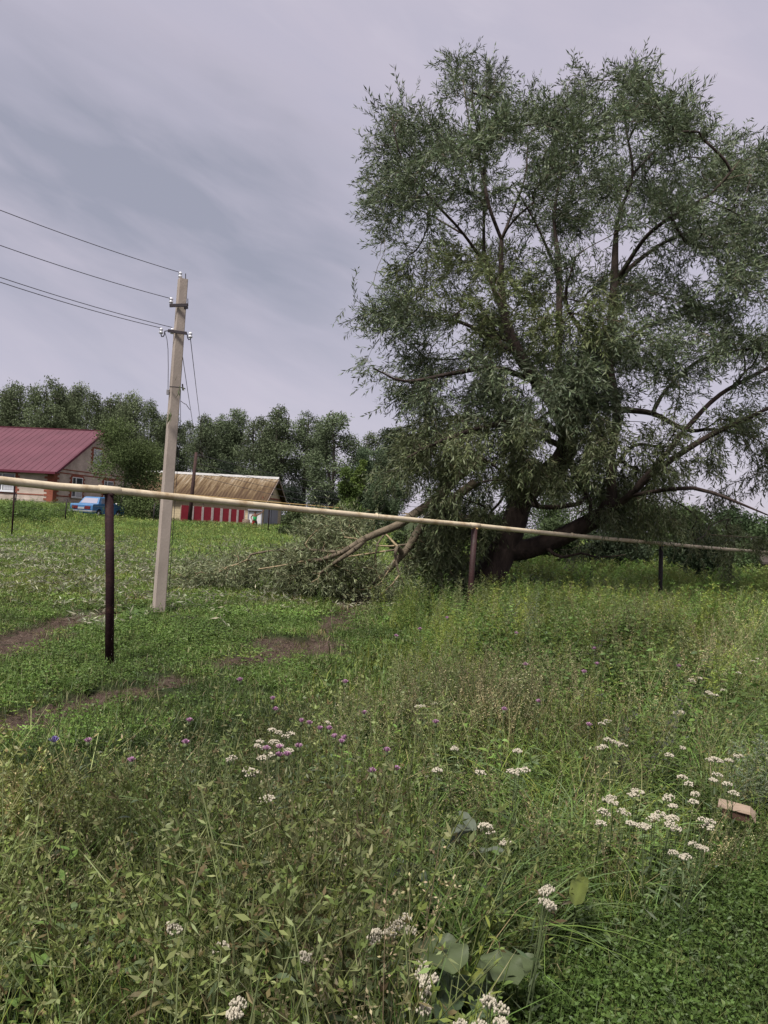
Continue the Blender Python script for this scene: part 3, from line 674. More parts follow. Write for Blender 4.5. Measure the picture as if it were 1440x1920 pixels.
pane(lerp4(b0[1], b0[2], c1[2], c1[1], 0.08, 0.92, 0.12, 0.88), CGD, 'windscreen', 0.012)
for A, B, C_, D in ((b0[0], b0[1], c1[1], c1[0]), (b0[3], b0[2], c1[2], c1[3])):
    pane(lerp4(A, B, C_, D, 0.16, 0.48, 0.10, 0.86), CGD, 'side_window', 0.012); pane(lerp4(A, B, C_, D, 0.53, 0.88, 0.10, 0.86), CGD, 'side_window', 0.012)
for y in (0.16, 1.05): MB().box(-0.025, 0.03, y, y + 0.40, 0.60, 0.80).build('tail_light', TAIL, car, bevel=0.01)
bm_ = MB(); bm_.box(-0.14, -0.05, -0.03, 1.64, 0.42, 0.52); bm_.box(-0.10, 0.35, -0.06, -0.02, 0.42, 0.52); bm_.build('rear_bumper', CHR, car, bevel=0.01)
MB().box(4.06, 4.14, -0.02, 1.63, 0.42, 0.52).build('front_bumper', CHR, car, bevel=0.01)
for y in (0.3, 1.31): MB().tube([(4.0, y, 0.68), (4.07, y, 0.68)], 0.09, 16).build('headlight', CHR, car, True)
MB().box(-0.03, 0.01, 0.58, 1.03, 0.60, 0.72).build('number_plate', mat('dusty_plate', (0.30, 0.32, 0.34), 0.6), car)
for x in (0.82, 3.30):
    for y, s_ in ((0.02, 1), (1.41, 1)):
        w_ = MB().tube([(x, y, 0.29), (x, y + 0.015, 0.29), (x, y + 0.16, 0.29), (x, y + 0.175, 0.29)], [0.26, 0.29, 0.29, 0.26], 24).build('wheel', TYRE, car, True)
        MB().tube([(x, y - 0.008, 0.29), (x, y + 0.184, 0.29)], 0.165, 20).build('rim', CHR, w_, True)
mb = MB(); mb.box(0.06, 3.96, 0.004, -0.008, 0.80, 0.815); mb.build('side_trim', CHR, car)
MB().tube([(2.75, -0.05, 1.0), (2.75, -0.14, 1.04)], [0.05, 0.06], 8).build('wing_mirror', CHR, car, True)
MB().tube([(2.0, -0.012, 0.83), (2.15, -0.012, 0.83)], 0.015, 6).build('door_handle', CHR, car, True)

# ------------------------------------------------------------------ dark van behind the pole
GRV = mat('dull_grey_van_paint', (0.10, 0.105, 0.12), 0.5, noise=0.15); PALV = mat('pale_van_paint', (0.36, 0.36, 0.38), 0.5, noise=0.1)
vp = P(318, 972, 62); van = empty('parked_van', (vp[0], vp[1], gz(vp[0], vp[1])), R(-6), 'dark grey van with pale bonnet half hidden behind the concrete pole', 'van')
prof = [(0, 0.35), (0, 1.70), (0.1, 1.82), (1.1, 1.82), (1.35, 1.22), (2.0, 1.12), (2.12, 0.9), (2.12, 0.35)]
mb = MB(); mb.loft([[(x - 1.0, 0.04, z) for x, z in prof], [(x - 1.0, 0, z) for x, z in prof], [(x - 1.0, 1.7, z) for x, z in prof]]); mb.build('body', GRV, van, bevel=0.03)
MB().box(0.32, 1.05, -0.012, 1.6, 1.19, 1.25).build('bonnet', PALV, van)
MB().box(-0.35, 0.05, -0.012, 0.0, 1.2, 1.65).build('side_window', CGL, van); MB().box(-0.95, -0.5, -0.012, 0.0, 1.2, 1.65).build('side_window', CGD, van)
for x in (-0.5, 0.75): 
    w_ = MB().tube([(x, -0.02, 0.33), (x, 0.18, 0.33)], 0.33, 20).build('wheel', TYRE, van, True); MB().tube([(x, -0.03, 0.33), (x, 0.0, 0.33)], 0.18, 16).build('rim', PALV, w_, True)

# ------------------------------------------------------------------ person by the white door
SKIN = mat('skin', (0.16, 0.075, 0.05), 0.6); GREENS = mat('green_singlet', (0.03, 0.33, 0.10), 0.8); REDS = mat('red_shorts', (0.42, 0.03, 0.035), 0.8); BLK = mat('black_cloth', (0.012, 0.012, 0.014), 0.8); HAIR = mat('dark_hair', (0.02, 0.014, 0.012), 0.9)
sp = P(477, 990, 57.6); per = empty('person', (sp[0], sp[1], gz(sp[0], sp[1]) - 0.35), R(8), 'person in green sleeveless top and red and black shorts by the white door', 'person')
K = 0.98
J = {'pel': ((0, 0, 0.92), 0.13), 'wai': ((0, 0, 1.08), 0.115), 'che': ((0.0, 0, 1.28), 0.13), 'nec': ((0, 0, 1.43), 0.055), 'hea': ((0, -0.01, 1.53), 0.085), 'top': ((0, 0, 1.62), 0.07),
     'shl': ((-0.17, 0, 1.37), 0.06), 'ell': ((-0.30, -0.03, 1.14), 0.042), 'wrl': ((-0.20, -0.14, 0.98), 0.03), 'hal': ((-0.17, -0.17, 0.91), 0.03),
     'shr': ((0.17, 0, 1.37), 0.06), 'elr': ((0.36, 0.02, 1.47), 0.042), 'wrr': ((0.55, 0.06, 1.63), 0.03), 'har': ((0.60, 0.07, 1.70), 0.03),
     'hil': ((-0.10, 0, 0.86), 0.09), 'knl': ((-0.12, -0.02, 0.48), 0.06), 'anl': ((-0.12, 0.02, 0.09), 0.04), 'tol': ((-0.13, -0.14, 0.03), 0.035),
     'hir': ((0.10, 0, 0.86), 0.09), 'knr': ((0.13, -0.05, 0.48), 0.06), 'anr': ((0.15, 0.0, 0.09), 0.04), 'tor': ((0.17, -0.15, 0.03), 0.035)}
Eg = [('pel', 'wai'), ('wai', 'che'), ('che', 'nec'), ('nec', 'hea'), ('hea', 'top'), ('che', 'shl'), ('shl', 'ell'), ('ell', 'wrl'), ('wrl', 'hal'), ('che', 'shr'), ('shr', 'elr'), ('elr', 'wrr'), ('wrr', 'har'),
      ('pel', 'hil'), ('hil', 'knl'), ('knl', 'anl'), ('anl', 'tol'), ('pel', 'hir'), ('hir', 'knr'), ('knr', 'anr'), ('anr', 'tor')]
for s_, w_ in (('l', 'hal'), ('r', 'har')):
    hx, hy, hz = J[w_][0]; zz = -1 if s_ == 'l' else 1
    for k in range(4): J['f%s%d' % (s_, k)] = ((hx + (k - 1.5) * 0.022, hy - 0.01, hz + zz * (0.09 - abs(k - 1.3) * 0.01)), 0.009); Eg.append((w_, 'f%s%d' % (s_, k)))
    J['t' + s_] = ((hx + 0.05, hy - 0.03, hz + zz * 0.035), 0.010); Eg.append((w_, 't' + s_))
def skin(name, J, Eg, m_, parent, root=None):
    ks = list(J); me = bpy.data.meshes.new(name); me.from_pydata([J[k][0] for k in ks], [(ks.index(a), ks.index(b)) for a, b in Eg], []); me.materials.append(m_)
    o = bpy.data.objects.new(name, me); COL.objects.link(o); o.parent = parent
    md = o.modifiers.new('skin', 'SKIN'); sv = me.skin_vertices[0].data
    for i, k in enumerate(ks): sv[i].radius = (J[k][1], J[k][1]); sv[i].use_root = (i == 0)
    md.use_smooth_shade = True; sb = o.modifiers.new('sub', 'SUBSURF'); sb.levels = 1; sb.render_levels = 1
    return o
skin('body', J, Eg, SKIN, per)
g2 = lambda ks, s: {k: (J[k][0], J[k][1] * s) for k in ks}
skin('singlet', {**g2(['wai', 'che'], 1.16), 'p0': ((0, 0, 0.95), 0.15), 'a': ((-0.14, 0, 1.36), 0.07), 'b': ((0.14, 0, 1.36), 0.07)}, [('p0', 'wai'), ('wai', 'che'), ('che', 'a'), ('che', 'b')], GREENS, per)
skin('shorts', {'p0': ((0, 0, 0.90), 0.16), 'a': ((-0.11, 0, 0.80), 0.11), 'a2': ((-0.12, -0.01, 0.56), 0.09)}, [('p0', 'a'), ('a', 'a2')], REDS, per)
skin('shorts_leg', {'p0': ((0.03, 0, 0.88), 0.14), 'b': ((0.12, 0, 0.80), 0.11), 'b2': ((0.13, -0.03, 0.56), 0.09)}, [('p0', 'b'), ('b', 'b2')], BLK, per)
mb = MB(); mb.tube([(0, 0.015, 1.50), (0, 0.015, 1.56), (0, 0.01, 1.63), (0, 0, 1.675)], [0.085, 0.098, 0.085, 0.03], 12); mb.build('hair', HAIR, per, True)
fc = MB(); fc.box(-0.045, -0.02, -0.099, -0.085, 1.545, 1.56); fc.box(0.02, 0.045, -0.099, -0.085, 1.545, 1.56); fc.box(-0.025, 0.025, -0.096, -0.082, 1.485, 1.495); fc.build('face_features', HAIR, per)
# ------------------------------------------------------------------ growing branches and leaves
def instance_rot(protos, pos, Rm, scale, which, tint):
    Vs, Fs, Cs = [], [], []; off = 0
    for k, (V, F, C) in enumerate(protos):
        s = np.where(which == k)[0]
        if not len(s): continue
        W = np.einsum('nij,vj->nvi', Rm[s], V) * scale[s][:, None, None] + pos[s][:, None, :]
        cc = C[None] * tint[s][:, None, :]
        ff = F[None] + (np.arange(len(s)) * len(V))[:, None, None] + off
        Vs.append(W.reshape(-1, 3).astype(np.float32)); Cs.append(cc.reshape(-1, 3).astype(np.float32)); Fs.append(ff.reshape(-1, 4).astype(np.int32)); off += len(s) * len(V)
    return np.concatenate(Vs), np.concatenate(Fs), np.concatenate(Cs)
def basis(d, r):
    d = d / (np.linalg.norm(d, axis=1, keepdims=True) + 1e-9)
    q = r.normal(size=d.shape); s = np.cross(d, q); s /= (np.linalg.norm(s, axis=1, keepdims=True) + 1e-9); u = np.cross(d, s)
    return np.stack([d, s, u], 2)
def sprig(r, n=11, L_=0.34, ll=0.11, lw=0.022, col=(0.07, 0.10, 0.05), twig=True, spread=0.75):
    parts = []
    if twig:
        t = np.linspace(0, 1, 4); parts.append(strip(np.stack([t * L_, 0 * t, -0.06 * t * t], 1), [0.004, 0.0035, 0.003, 0.002], (0, 1, 0), (0.06, 0.055, 0.03)))
    for k in range(n):
        t = (k + 0.6) / n; a = r.uniform(0, 2 * math.pi); c, s = math.cos(a), math.sin(a)
        d = np.array([0.75 if k < n - 1 else 1.0, spread * c, spread * s]) + 0.2 * r.normal(size=3)
        under = r.random() < 0.3
        cc = np.asarray(col) * (1.45 if under else 1.0) + (np.array([0.01, 0.01, 0.014]) if under else 0)
        parts.append(dleaf((t * L_, 0, -0.06 * t * t), d, ll * r.uniform(0.75, 1.2), lw * r.uniform(0.8, 1.2), jit(r, cc, 0.15), r))
    return cat(parts)
def tubes_np(pos, par, rad, n=5, col=(0.06, 0.05, 0.035)):
    "one open frustum per edge"
    k = np.where(par >= 0)[0]; a = pos[par[k]]; b = pos[k]; d = b - a; Ln = np.linalg.norm(d, axis=1, keepdims=True) + 1e-9; d = d / Ln
    ref = np.where(np.abs(d[:, 2:3]) < 0.9, np.array([[0, 0, 1.0]]), np.array([[1.0, 0, 0]])); u = np.cross(d, ref); u /= np.linalg.norm(u, axis=1, keepdims=True); w = np.cross(d, u)
    an = np.arange(n) * 2 * math.pi / n
    off = u[:, None] * np.cos(an)[None, :, None] + w[:, None] * np.sin(an)[None, :, None]
    ra = np.minimum(rad[par[k]], rad[k] * 1.6)
    A = a[:, None] + off * ra[:, None, None]; B = b[:, None] + off * rad[k][:, None, None]
    V = np.concatenate([A, B], 1).reshape(-1, 3); i = np.arange(n); j = (i + 1) % n
    f = np.stack([i, j, n + j, n + i], 1); F = (f[None] + (np.arange(len(k)) * 2 * n)[:, None, None]).reshape(-1, 4)
    return V, F, np.repeat(np.array([col]), len(V), 0)
class Grow:
    def __init__(s): s.p = []; s.par = []; s.r = []; s.traced = []
    def limb(s, pts, rads, step=0.22, attach=True):
        pts = [np.asarray(p, float) for p in pts]; last = -1
        if attach and s.p:
            d = np.linalg.norm(np.array(s.p) - pts[0], axis=1); last = int(d.argmin())
        # Catmull-Rom
        Q = [2 * pts[0] - pts[1]] + pts + [2 * pts[-1] - pts[-2]]; chain = []; cr_ = []
        for k in range(1, len(Q) - 2):
            n = max(1, int(np.linalg.norm(Q[k + 1] - Q[k]) / step))
            for i in range(n):
                t = i / n; p = 0.5 * ((2 * Q[k]) + (-Q[k - 1] + Q[k + 1]) * t + (2 * Q[k - 1] - 5 * Q[k] + 4 * Q[k + 1] - Q[k + 2]) * t * t + (-Q[k - 1] + 3 * Q[k] - 3 * Q[k + 1] + Q[k + 2]) * t ** 3)
                chain.append(p); cr_.append(rads[k - 1] * (1 - t) + rads[k] * t)
        chain.append(pts[-1]); cr_.append(rads[-1])
        for p, r_ in zip(chain, cr_):
            s.p.append(p); s.par.append(last); s.r.append(r_); s.traced.append(True); last = len(s.p) - 1
        return chain, cr_
    def attract(s, A, r, back=0.6, maxd=3.0):
        P0 = np.array(s.p); d = np.array([np.linalg.norm(P0 - a, axis=1).min() for a in A]); order = np.argsort(d)
        pos = np.zeros((len(P0) + len(A) * 14, 3)); n = len(P0); pos[:n] = P0; s.tips = []
        dirs = np.zeros_like(pos)
        for i in range(n):
            if s.par[i] >= 0: dirs[i] = unit(pos[i] - pos[s.par[i]])
        for ai in order:
            a = A[ai]; v = a - pos[:n]; L_ = np.linalg.norm(v, axis=1) + 1e-6
            cosn = (v * dirs[:n]).sum(1) / L_
            cost = L_ * (1 + back * (1 - cosn)); b = int(cost.argmin()); dist = L_[b]
            m_ = min(12, max(1, int(math.ceil(dist / 0.22)))); p0 = pos[b].copy(); t0 = unit(dirs[b] * 0.8 + unit(v[b])) * min(dist, 0.9) * 0.6; last = b; wob_ = r.normal(size=3) * 0.06 * dist
            for k in range(1, m_ + 1):
                t = k / m_; p = p0 + t0 * t * (1 - t) ** 2 * 1.6 + (a - p0) * (t * t * (3 - 2 * t) * 0.5 + t * 0.5) + wob_ * math.sin(math.pi * t)
                pos[n] = p; dirs[n] = unit(p - pos[last]); s.par.append(last); s.r.append(0.0); s.traced.append(False); last = n; n += 1
            s.tips.append((b, last))
        s.pos = pos[:n]; s.dirs = dirs[:n]; par = np.array(s.par); cnt = np.zeros(n)
        for _, tp in s.tips:
            cnt[tp] += 1
        for i in range(n - 1, -1, -1):
            if par[i] >= 0: cnt[par[i]] += cnt[i]
        s.cnt = cnt; s.parn = par; return s

def P3(px, py, dz, D=17.5): return P(px, py, D + dz)
wr = np.random.default_rng(21)
G = Grow(); S = 1 / 82.0
LIMBS = [
 ([(905, 1150, 0), (908, 1118, 0), (928, 1062, 0), (950, 1018, 0.0), (966, 975, 0.0), (978, 938, 0.1), (1010, 900, 0.2), (1050, 868, 0.2), (1066, 822, 0.1), (1045, 765, 0), (1008, 715, 0), (975, 668, -0.1), (948, 600, -0.2), (940, 530, -0.3), (940, 449, -0.3)], [46, 40, 33, 30, 27, 25, 25, 24, 22, 18, 15, 13, 9, 6.5, 5]),
 ([(940, 449, -0.3), (918, 390, -0.5), (905, 330, -0.4), (880, 230, -0.3), (868, 150, -0.2)], [4.5, 3.5, 3, 2, 1]),
 ([(940, 449, -0.3), (962, 395, 0.2), (985, 330, 0.4), (990, 250, 0.5)], [4, 3.2, 2.4, 1.2]),
 ([(948, 600, -0.2), (912, 500, 0.3), (907, 430, 0.4), (909, 300, 0.6), (885, 190, 0.9)], [5, 4.5, 4, 2.6, 1.2]),
 ([(940, 540, -0.3), (870, 440, -1.2), (808, 372, -1.8), (755, 300, -2.2), (735, 230, -2.4)], [4, 3.4, 2.6, 1.8, 1]),
 ([(870, 440, -1.2), (800, 400, -0.8), (730, 370, -0.6), (680, 330, -0.5)], [2.6, 2, 1.6, 1]),
 ([(1045, 765, 0), (1048, 640, 0.6), (1048, 504, 1.0), (1040, 395, 1.2), (1066, 255, 1.4), (1060, 200, 1.5)], [9, 7, 6, 4.5, 2.5, 1.2]),
 ([(1048, 520, 1.0), (1010, 430, 0.5), (960, 340, 0.2)], [4, 3, 1.5]),
 ([(1010, 718, 0), (930, 690, -0.9), (850, 700, -1.8), (760, 715, -2.3), (700, 690, -2.6)], [6, 5, 3.6, 2.4, 1]),
 ([(975, 668, -0.1), (900, 620, 0.9), (820, 590, 1.5), (730, 570, 1.9)], [5, 4, 3, 1.2]),
 ([(948, 1030, 0), (985, 1030, -0.1), (1040, 1012, -0.3), (1095, 985, -0.5), (1135, 962, -0.6), (1148, 930, -0.6), (1144, 878, -0.5), (1152, 820, -0.4), (1157, 767, -0.3), (1142, 690, -0.2), (1148, 610, 0), (1152, 532, 0.1), (1158, 415, 0.3), (1186, 327, 0.4), (1172, 227, 0.4), (1180, 160, 0.4)], [22, 19, 17, 16, 15, 10, 8.5, 8, 8, 9, 9, 8, 5.5, 4, 2.4, 1]),
 ([(1152, 532, 0.1), (1195, 490, 0.6), (1255, 450, 1.0), (1323, 430, 1.4), (1400, 410, 1.8)], [5, 4.5, 3.6, 2.6, 1.2]),
 ([(1160, 520, 0.1), (1215, 440, -0.7), (1280, 395, -1.3), (1335, 362, -1.8), (1388, 300, -2.0)], [5, 4.4, 3.6, 2.8, 1.2]),
 ([(1186, 327, 0.4), (1240, 270, 0.8), (1290, 215, 1.0)], [3, 2, 1]),
 ([(1135, 962, -0.6), (1180, 930, -1.2), (1223, 888, -1.6), (1280, 848, -1.8), (1334, 815, -1.9), (1400, 785, -2.0), (1470, 750, -2.0)], [8, 6.5, 5.6, 5, 4.6, 3.6, 2]),
 ([(1200, 905, -1.3), (1250, 850, -1.2), (1290, 800, -1.0), (1350, 740, -0.8), (1440, 690, -0.6), (1500, 650, -0.4)], [5, 5, 4.6, 4, 3, 1.4]),
 ([(1157, 767, -0.3), (1223, 775, 0.4), (1262, 795, 0.7), (1295, 808, 0.9), (1340, 805, 1.2), (1420, 820, 1.6)], [6, 5.2, 4.6, 4, 3, 1.5]),
 ([(1223, 775, 0.4), (1251, 728, 0.6), (1307, 678, 0.9), (1365, 658, 1.2), (1430, 610, 1.5)], [4, 3.4, 3, 2.2, 1.2]),
 ([(1142, 690, -0.2), (1200, 620, 0.9), (1280, 590, 1.6), (1380, 560, 2.2)], [5, 4, 3, 1.4]),
 ([(1180, 930, -1.2), (1257, 917, -2.0), (1300, 915, -2.2), (1340, 925, -2.4), (1390, 945, -2.6), (1445, 968, -2.8)], [4, 3.4, 3.2, 2.8, 2, 1]),
 ([(1148, 880, -0.5), (1190, 835, 0.5), (1240, 838, 1.0), (1290, 830, 1.4)], [4, 3.4, 2.8, 1.4]),
 ([(1100, 985, -0.5), (1108, 940, -0.3), (1080, 900, -0.2), (1070, 860, 0)], [3.4, 3.6, 4.5, 6]),
 ([(978, 938, 0.1), (1012, 950, -0.5), (1050, 950, -0.7), (1085, 945, -0.7), (1100, 930, -0.6)], [4.5, 4.2, 4.4, 4.2, 3]),
 ([(1007, 945, -0.5), (985, 912, -0.8), (955, 900, -0.9), (925, 900, -1.1), (893, 905, -1.2)], [3.2, 2.8, 2.4, 1.8, 1]),
 ([(955, 900, -0.9), (935, 880, -1.0), (905, 858, -1.2), (860, 830, -1.5)], [2.4, 2.2, 2, 1.2]),
 ([(1023, 1026, -0.3), (1040, 1040, -0.6), (1055, 1045, -0.7), (1090, 1037, -0.9), (1120, 1045, -1.0), (1173, 1040, -1.2)], [4, 3, 2.6, 1.8, 1.4, 0.8]),
 ([(1140, 683, -0.2), (1090, 620, -1.1), (1060, 560, -1.5), (1080, 480, -1.8)], [5, 4, 3, 1.2]),
 ([(1060, 840, 0.1), (970, 800, 1.2), (880, 780, 2.0), (800, 790, 2.4)], [6, 5, 4, 1.5]),
 ([(1066, 822, 0.1), (1000, 790, -1.4), (910, 800, -2.1), (820, 830, -2.4), (760, 860, -2.6)], [7, 5, 4, 3, 1.2]),
]
woodV = []
trunk = MB()
wbase = P(908, 1125, 17.5); wz = gz(wbase[0], wbase[1])
willow = empty('willow_tree', (wbase[0], wbase[1], wz), 0, 'huge storm-damaged willow with dark leaning forked trunk and full grey green crown', 'tree')
WO = np.array([wbase[0], wbase[1], wz])
for li, (pts, rads) in enumerate(LIMBS):
    ch, cr_ = G.limb([P3(*p) for p in pts], [r_ * S * (.7 if p[1] < 480 else (.86 if li == 0 else 1)) for r_, p in zip(rads, pts)])
    if li in (0, 10):
        ch = np.array(ch); rr = np.array(cr_)
        n = 20; loops = []; u = None
        for k in range(len(ch)):
            d = unit(ch[min(k + 1, len(ch) - 1)] - ch[max(0, k - 1)]); 
            if u is None: u = unit(np.cross(d, [0, 1, 0]))
            u = unit(u - d * (u @ d)); w = np.cross(d, u)
            fl = 1.0
            loops.append([tuple(ch[k] - WO + (u * math.cos(a) + w * math.sin(a)) * rr[k] * (1 + 0.16 * (vnoise(np.array(3 * math.cos(a) + 9 + li * 5), np.array(3 * math.sin(a) + 0.16 * k)) - 0.5) + 0.10 * (vnoise(np.array(7 * math.cos(a) + 3), np.array(7 * math.sin(a) + 0.5 * k)) - 0.5))) for a in np.arange(n) * 2 * math.pi / n])
        trunk.loft(loops)
trunk.build('trunk', BARK, willow, True)
CL = [(880,140,72,58,1),(745,240,66,56,1),(700,330,52,66,1.1),(708,410,46,42,.9),(800,310,80,76,1.1),(880,230,88,76,1.2),(960,230,66,66,.9),(1040,215,70,58,.9),(1120,195,80,58,1),(1200,180,78,58,1),(1280,225,78,56,1),(1340,285,66,66,1),(1400,345,58,78,1),(1432,295,30,44,.8),
 (970,330,76,56,.55),(1060,300,78,78,.8),(1160,290,78,76,.8),(1260,320,78,76,1),(820,385,70,48,.6),(885,350,60,56,.8),(1040,430,70,70,.7),(1130,420,60,66,.45),(1230,430,78,66,.75),(1330,400,78,76,.95),(1400,450,58,78,.9),(860,500,86,46,1.1),(760,545,66,56,.9),(930,520,66,56,.9),
 (700,625,46,56,.6),(780,630,76,66,.9),(870,600,76,66,1.1),(960,590,70,66,1),(1040,550,78,66,1.0),(1130,560,78,56,.9),(1230,530,78,66,.85),(1330,540,78,76,.8),(1410,570,58,86,.8),(692,690,36,36,.5),(770,710,66,56,.9),(860,700,78,66,1.0),(960,690,78,76,1.1),(1070,650,78,66,1.2),(1170,630,78,66,1.1),
 (1270,640,78,66,.8),(1380,680,78,76,.7),(765,800,56,56,.95),(840,800,78,66,1.1),(930,800,78,66,1.2),(1030,770,78,76,1.2),(1110,740,78,76,1.1),(1220,715,60,56,.6),(1320,760,76,66,.4),(1420,780,56,76,.5),(750,870,46,50,.9),(825,880,66,56,1.1),(910,870,76,50,1.1),(1010,850,76,50,1.2),(1100,830,66,62,1.1),(1190,840,56,50,.6),
 (1290,870,66,50,.4),(1390,880,76,66,.55),(1140,900,50,40,.8),(1150,950,54,50,1.1),(1220,960,62,72,1.2),(1195,1000,40,40,.8),(1290,960,50,46,.5),(1395,1000,44,66,.8),(1370,1045,34,40,.8),(870,950,54,50,1.1),(815,985,46,60,1.2),(850,1045,50,50,1.2),(905,1000,40,60,.9),(925,1060,22,34,.4),(1060,905,40,26,.5),(1100,1050,56,22,.3),(1030,900,50,30,.9),
 (1500,450,60,120,.8),(1510,700,60,120,.6),(1480,900,50,60,.5)]
A = []; Aw = []
for (cx, cy, rx, ry, w) in CL:
    if cy < 420: cy += 30 * (1 - cy / 420)
    if cx < 780 and cy < 760: cx += 16
    area = math.pi * rx * ry * S * S; half = math.sqrt(max(0.06, 1 - ((cx - 1080) / 460) ** 2)) * 3.4
    n = int(area * 13.5 * w * (1 + 0.35 * half / 3.4)); 
    lobes = [wr.uniform(-half, half) for _ in range(3)]
    if cy > 940: lobes = [-0.4, -0.9, 0.3]
    if cy > 890 and cx > 1090: lobes = [1.3, 1.9, 2.5]
    if cy > 890 and 1120 < cx < 1235: lobes = [-0.5, 0.3, 1.2]; cy -= 18
    if cy > 930 and cx > 1330: lobes = [3.6, 4.4, 5.2]
    rx *= .96; ry *= .92
    if 760 < cy < 930 and cx < 1000: lobes = [-half * 0.6, 0, half * 0.6]
    nsub = max(3, n // 5); sub_ = []
    for k in range(nsub):
        a = wr.uniform(0, 2 * math.pi); q = math.sqrt(wr.random()); sub_.append((cx + rx * q * math.cos(a), cy + ry * q * math.sin(a), lobes[k % 3] + wr.normal() * 0.5))
    for k in range(n):
        s_ = sub_[k % nsub]; A.append(P3(s_[0] + wr.normal() * 13, s_[1] + wr.normal() * 13, s_[2] + wr.normal() * 0.18)); Aw.append(cy)
A = np.array(A); G.attract(A, wr)
cnt, pos, par = G.cnt, G.pos, G.parn
rad = np.maximum(0.0045 * np.maximum(cnt, 1) ** 0.45, np.array(G.r))
nt_ = len(G.traced); tr_ = np.array(G.traced)
big = tr_ & (rad > 3.2 * S); keep = ~((np.arange(len(par)) < 0))
# skip the traced trunk skeletons already skinned
first = len(LIMBS[0][0])
V, F, C = tubes_np(pos - WO, np.where(rad > 0.012, par, -1), rad, 8)
npmesh('branches', V, F, None, BARK, willow).data.polygons.foreach_set('use_smooth', [True] * len(F))
V, F, C = tubes_np(pos - WO, np.where(rad <= 0.012, par, -1), rad, 4)
npmesh('twigs', V, F, None, BARK2, willow)
ctr = P3(1070, 600, 0)
def leafout(G, r, nper, protos, origin, down=0.35, out=0.6, back=0.7, spread=0.13, tintf=None, sc=(0.8, 1.2), center=None):
    base = []; dr = []; tint = []
    for b, tp in G.tips:
        # walk back along the twig
        path = [tp]; L_ = 0
        while L_ < back and G.parn[path[-1]] >= 0:
            q = G.parn[path[-1]]; L_ += np.linalg.norm(G.pos[q] - G.pos[path[-1]])
            path.append(q)
            if q == b: break
        pts = G.pos[path]; n = nper if np.isscalar(nper) else nper(G.pos[tp])
        ti = tintf(G.pos[tp], r) if tintf else np.ones(3)
        dm = down(G.pos[tp]) if callable(down) else down
        for k in range(int(n)):
            t = (len(pts) - 1) * (r.random() ** 1.4); i = int(t); j = min(i + 1, len(pts) - 1); p = pts[i] * (1 - t + i) + pts[j] * (t - i)
            base.append(p + r.normal(size=3) * spread); o_ = G.dirs[tp] * 0.7 + r.normal(size=3) * 0.55 + np.array([0, 0, -dm])
            if center is not None: o_ = o_ + unit(p - center) * out
            dr.append(o_); tint.append(ti * (1 + 0.24 * r.normal()))
    base = np.array(base) - origin; dr = np.array(dr); tint = np.clip(np.array(tint), 0.3, 3)
    return instance_rot(protos, base, basis(dr, r), r.uniform(*sc, len(base)), r.integers(0, len(protos), len(base)), tint)
WILLOWC = (0.100, 0.122, 0.066)
sprigs = [sprig(wr, 12, 0.31, 0.115, 0.024, WILLOWC) for _ in range(4)] + [sprig(wr, 17, 0.50, 0.125, 0.023, WILLOWC, spread=.5) for _ in range(4)]
ytop = P3(1070, 85, 0)[2]
def wt(p, r):
    px, py = proj(p)
    f = 1.0 + 0.45 * (fbm(np.array(p[0] * 0.8 + 40), np.array(p[2] * 0.8 + p[1] * 0.5), 3) - 0.5) * 2
    if ((px - 870) / 110) ** 2 + ((py - 520) / 70) ** 2 < 1 or ((px - 1000) / 170) ** 2 + ((py - 590) / 60) ** 2 < 1: return np.array([1.15, 1.12, 0.82]) * f
    if py > 780: return np.array([1.0, 0.97, 0.8]) * f
    return np.array([0.97, 1.0, 0.97]) * f
V, F, C = leafout(G, wr, 10, sprigs, WO, down=lambda p: 0.15 + 0.95 * float(sm((6.8 - p[2]) / 4.0)), center=ctr, out=0.4, tintf=wt, sc=(0.6, 1.3))
npmesh('crown', V, F, C, FOLT, willow)
print('willow leaves', len(F))
# two thin strands dangling from the left side of the crown
for pts in (([(720, 440), (722, 470), (708, 500), (700, 530), (690, 545)],), ([(716, 448), (712, 480), (696, 470)],)):
    MB().tube([Vector(P(x, y, 17.0)) - willow.location for x, y in pts[0]], 0.006, 5).build('hanging_twig', BARK2, willow, True)

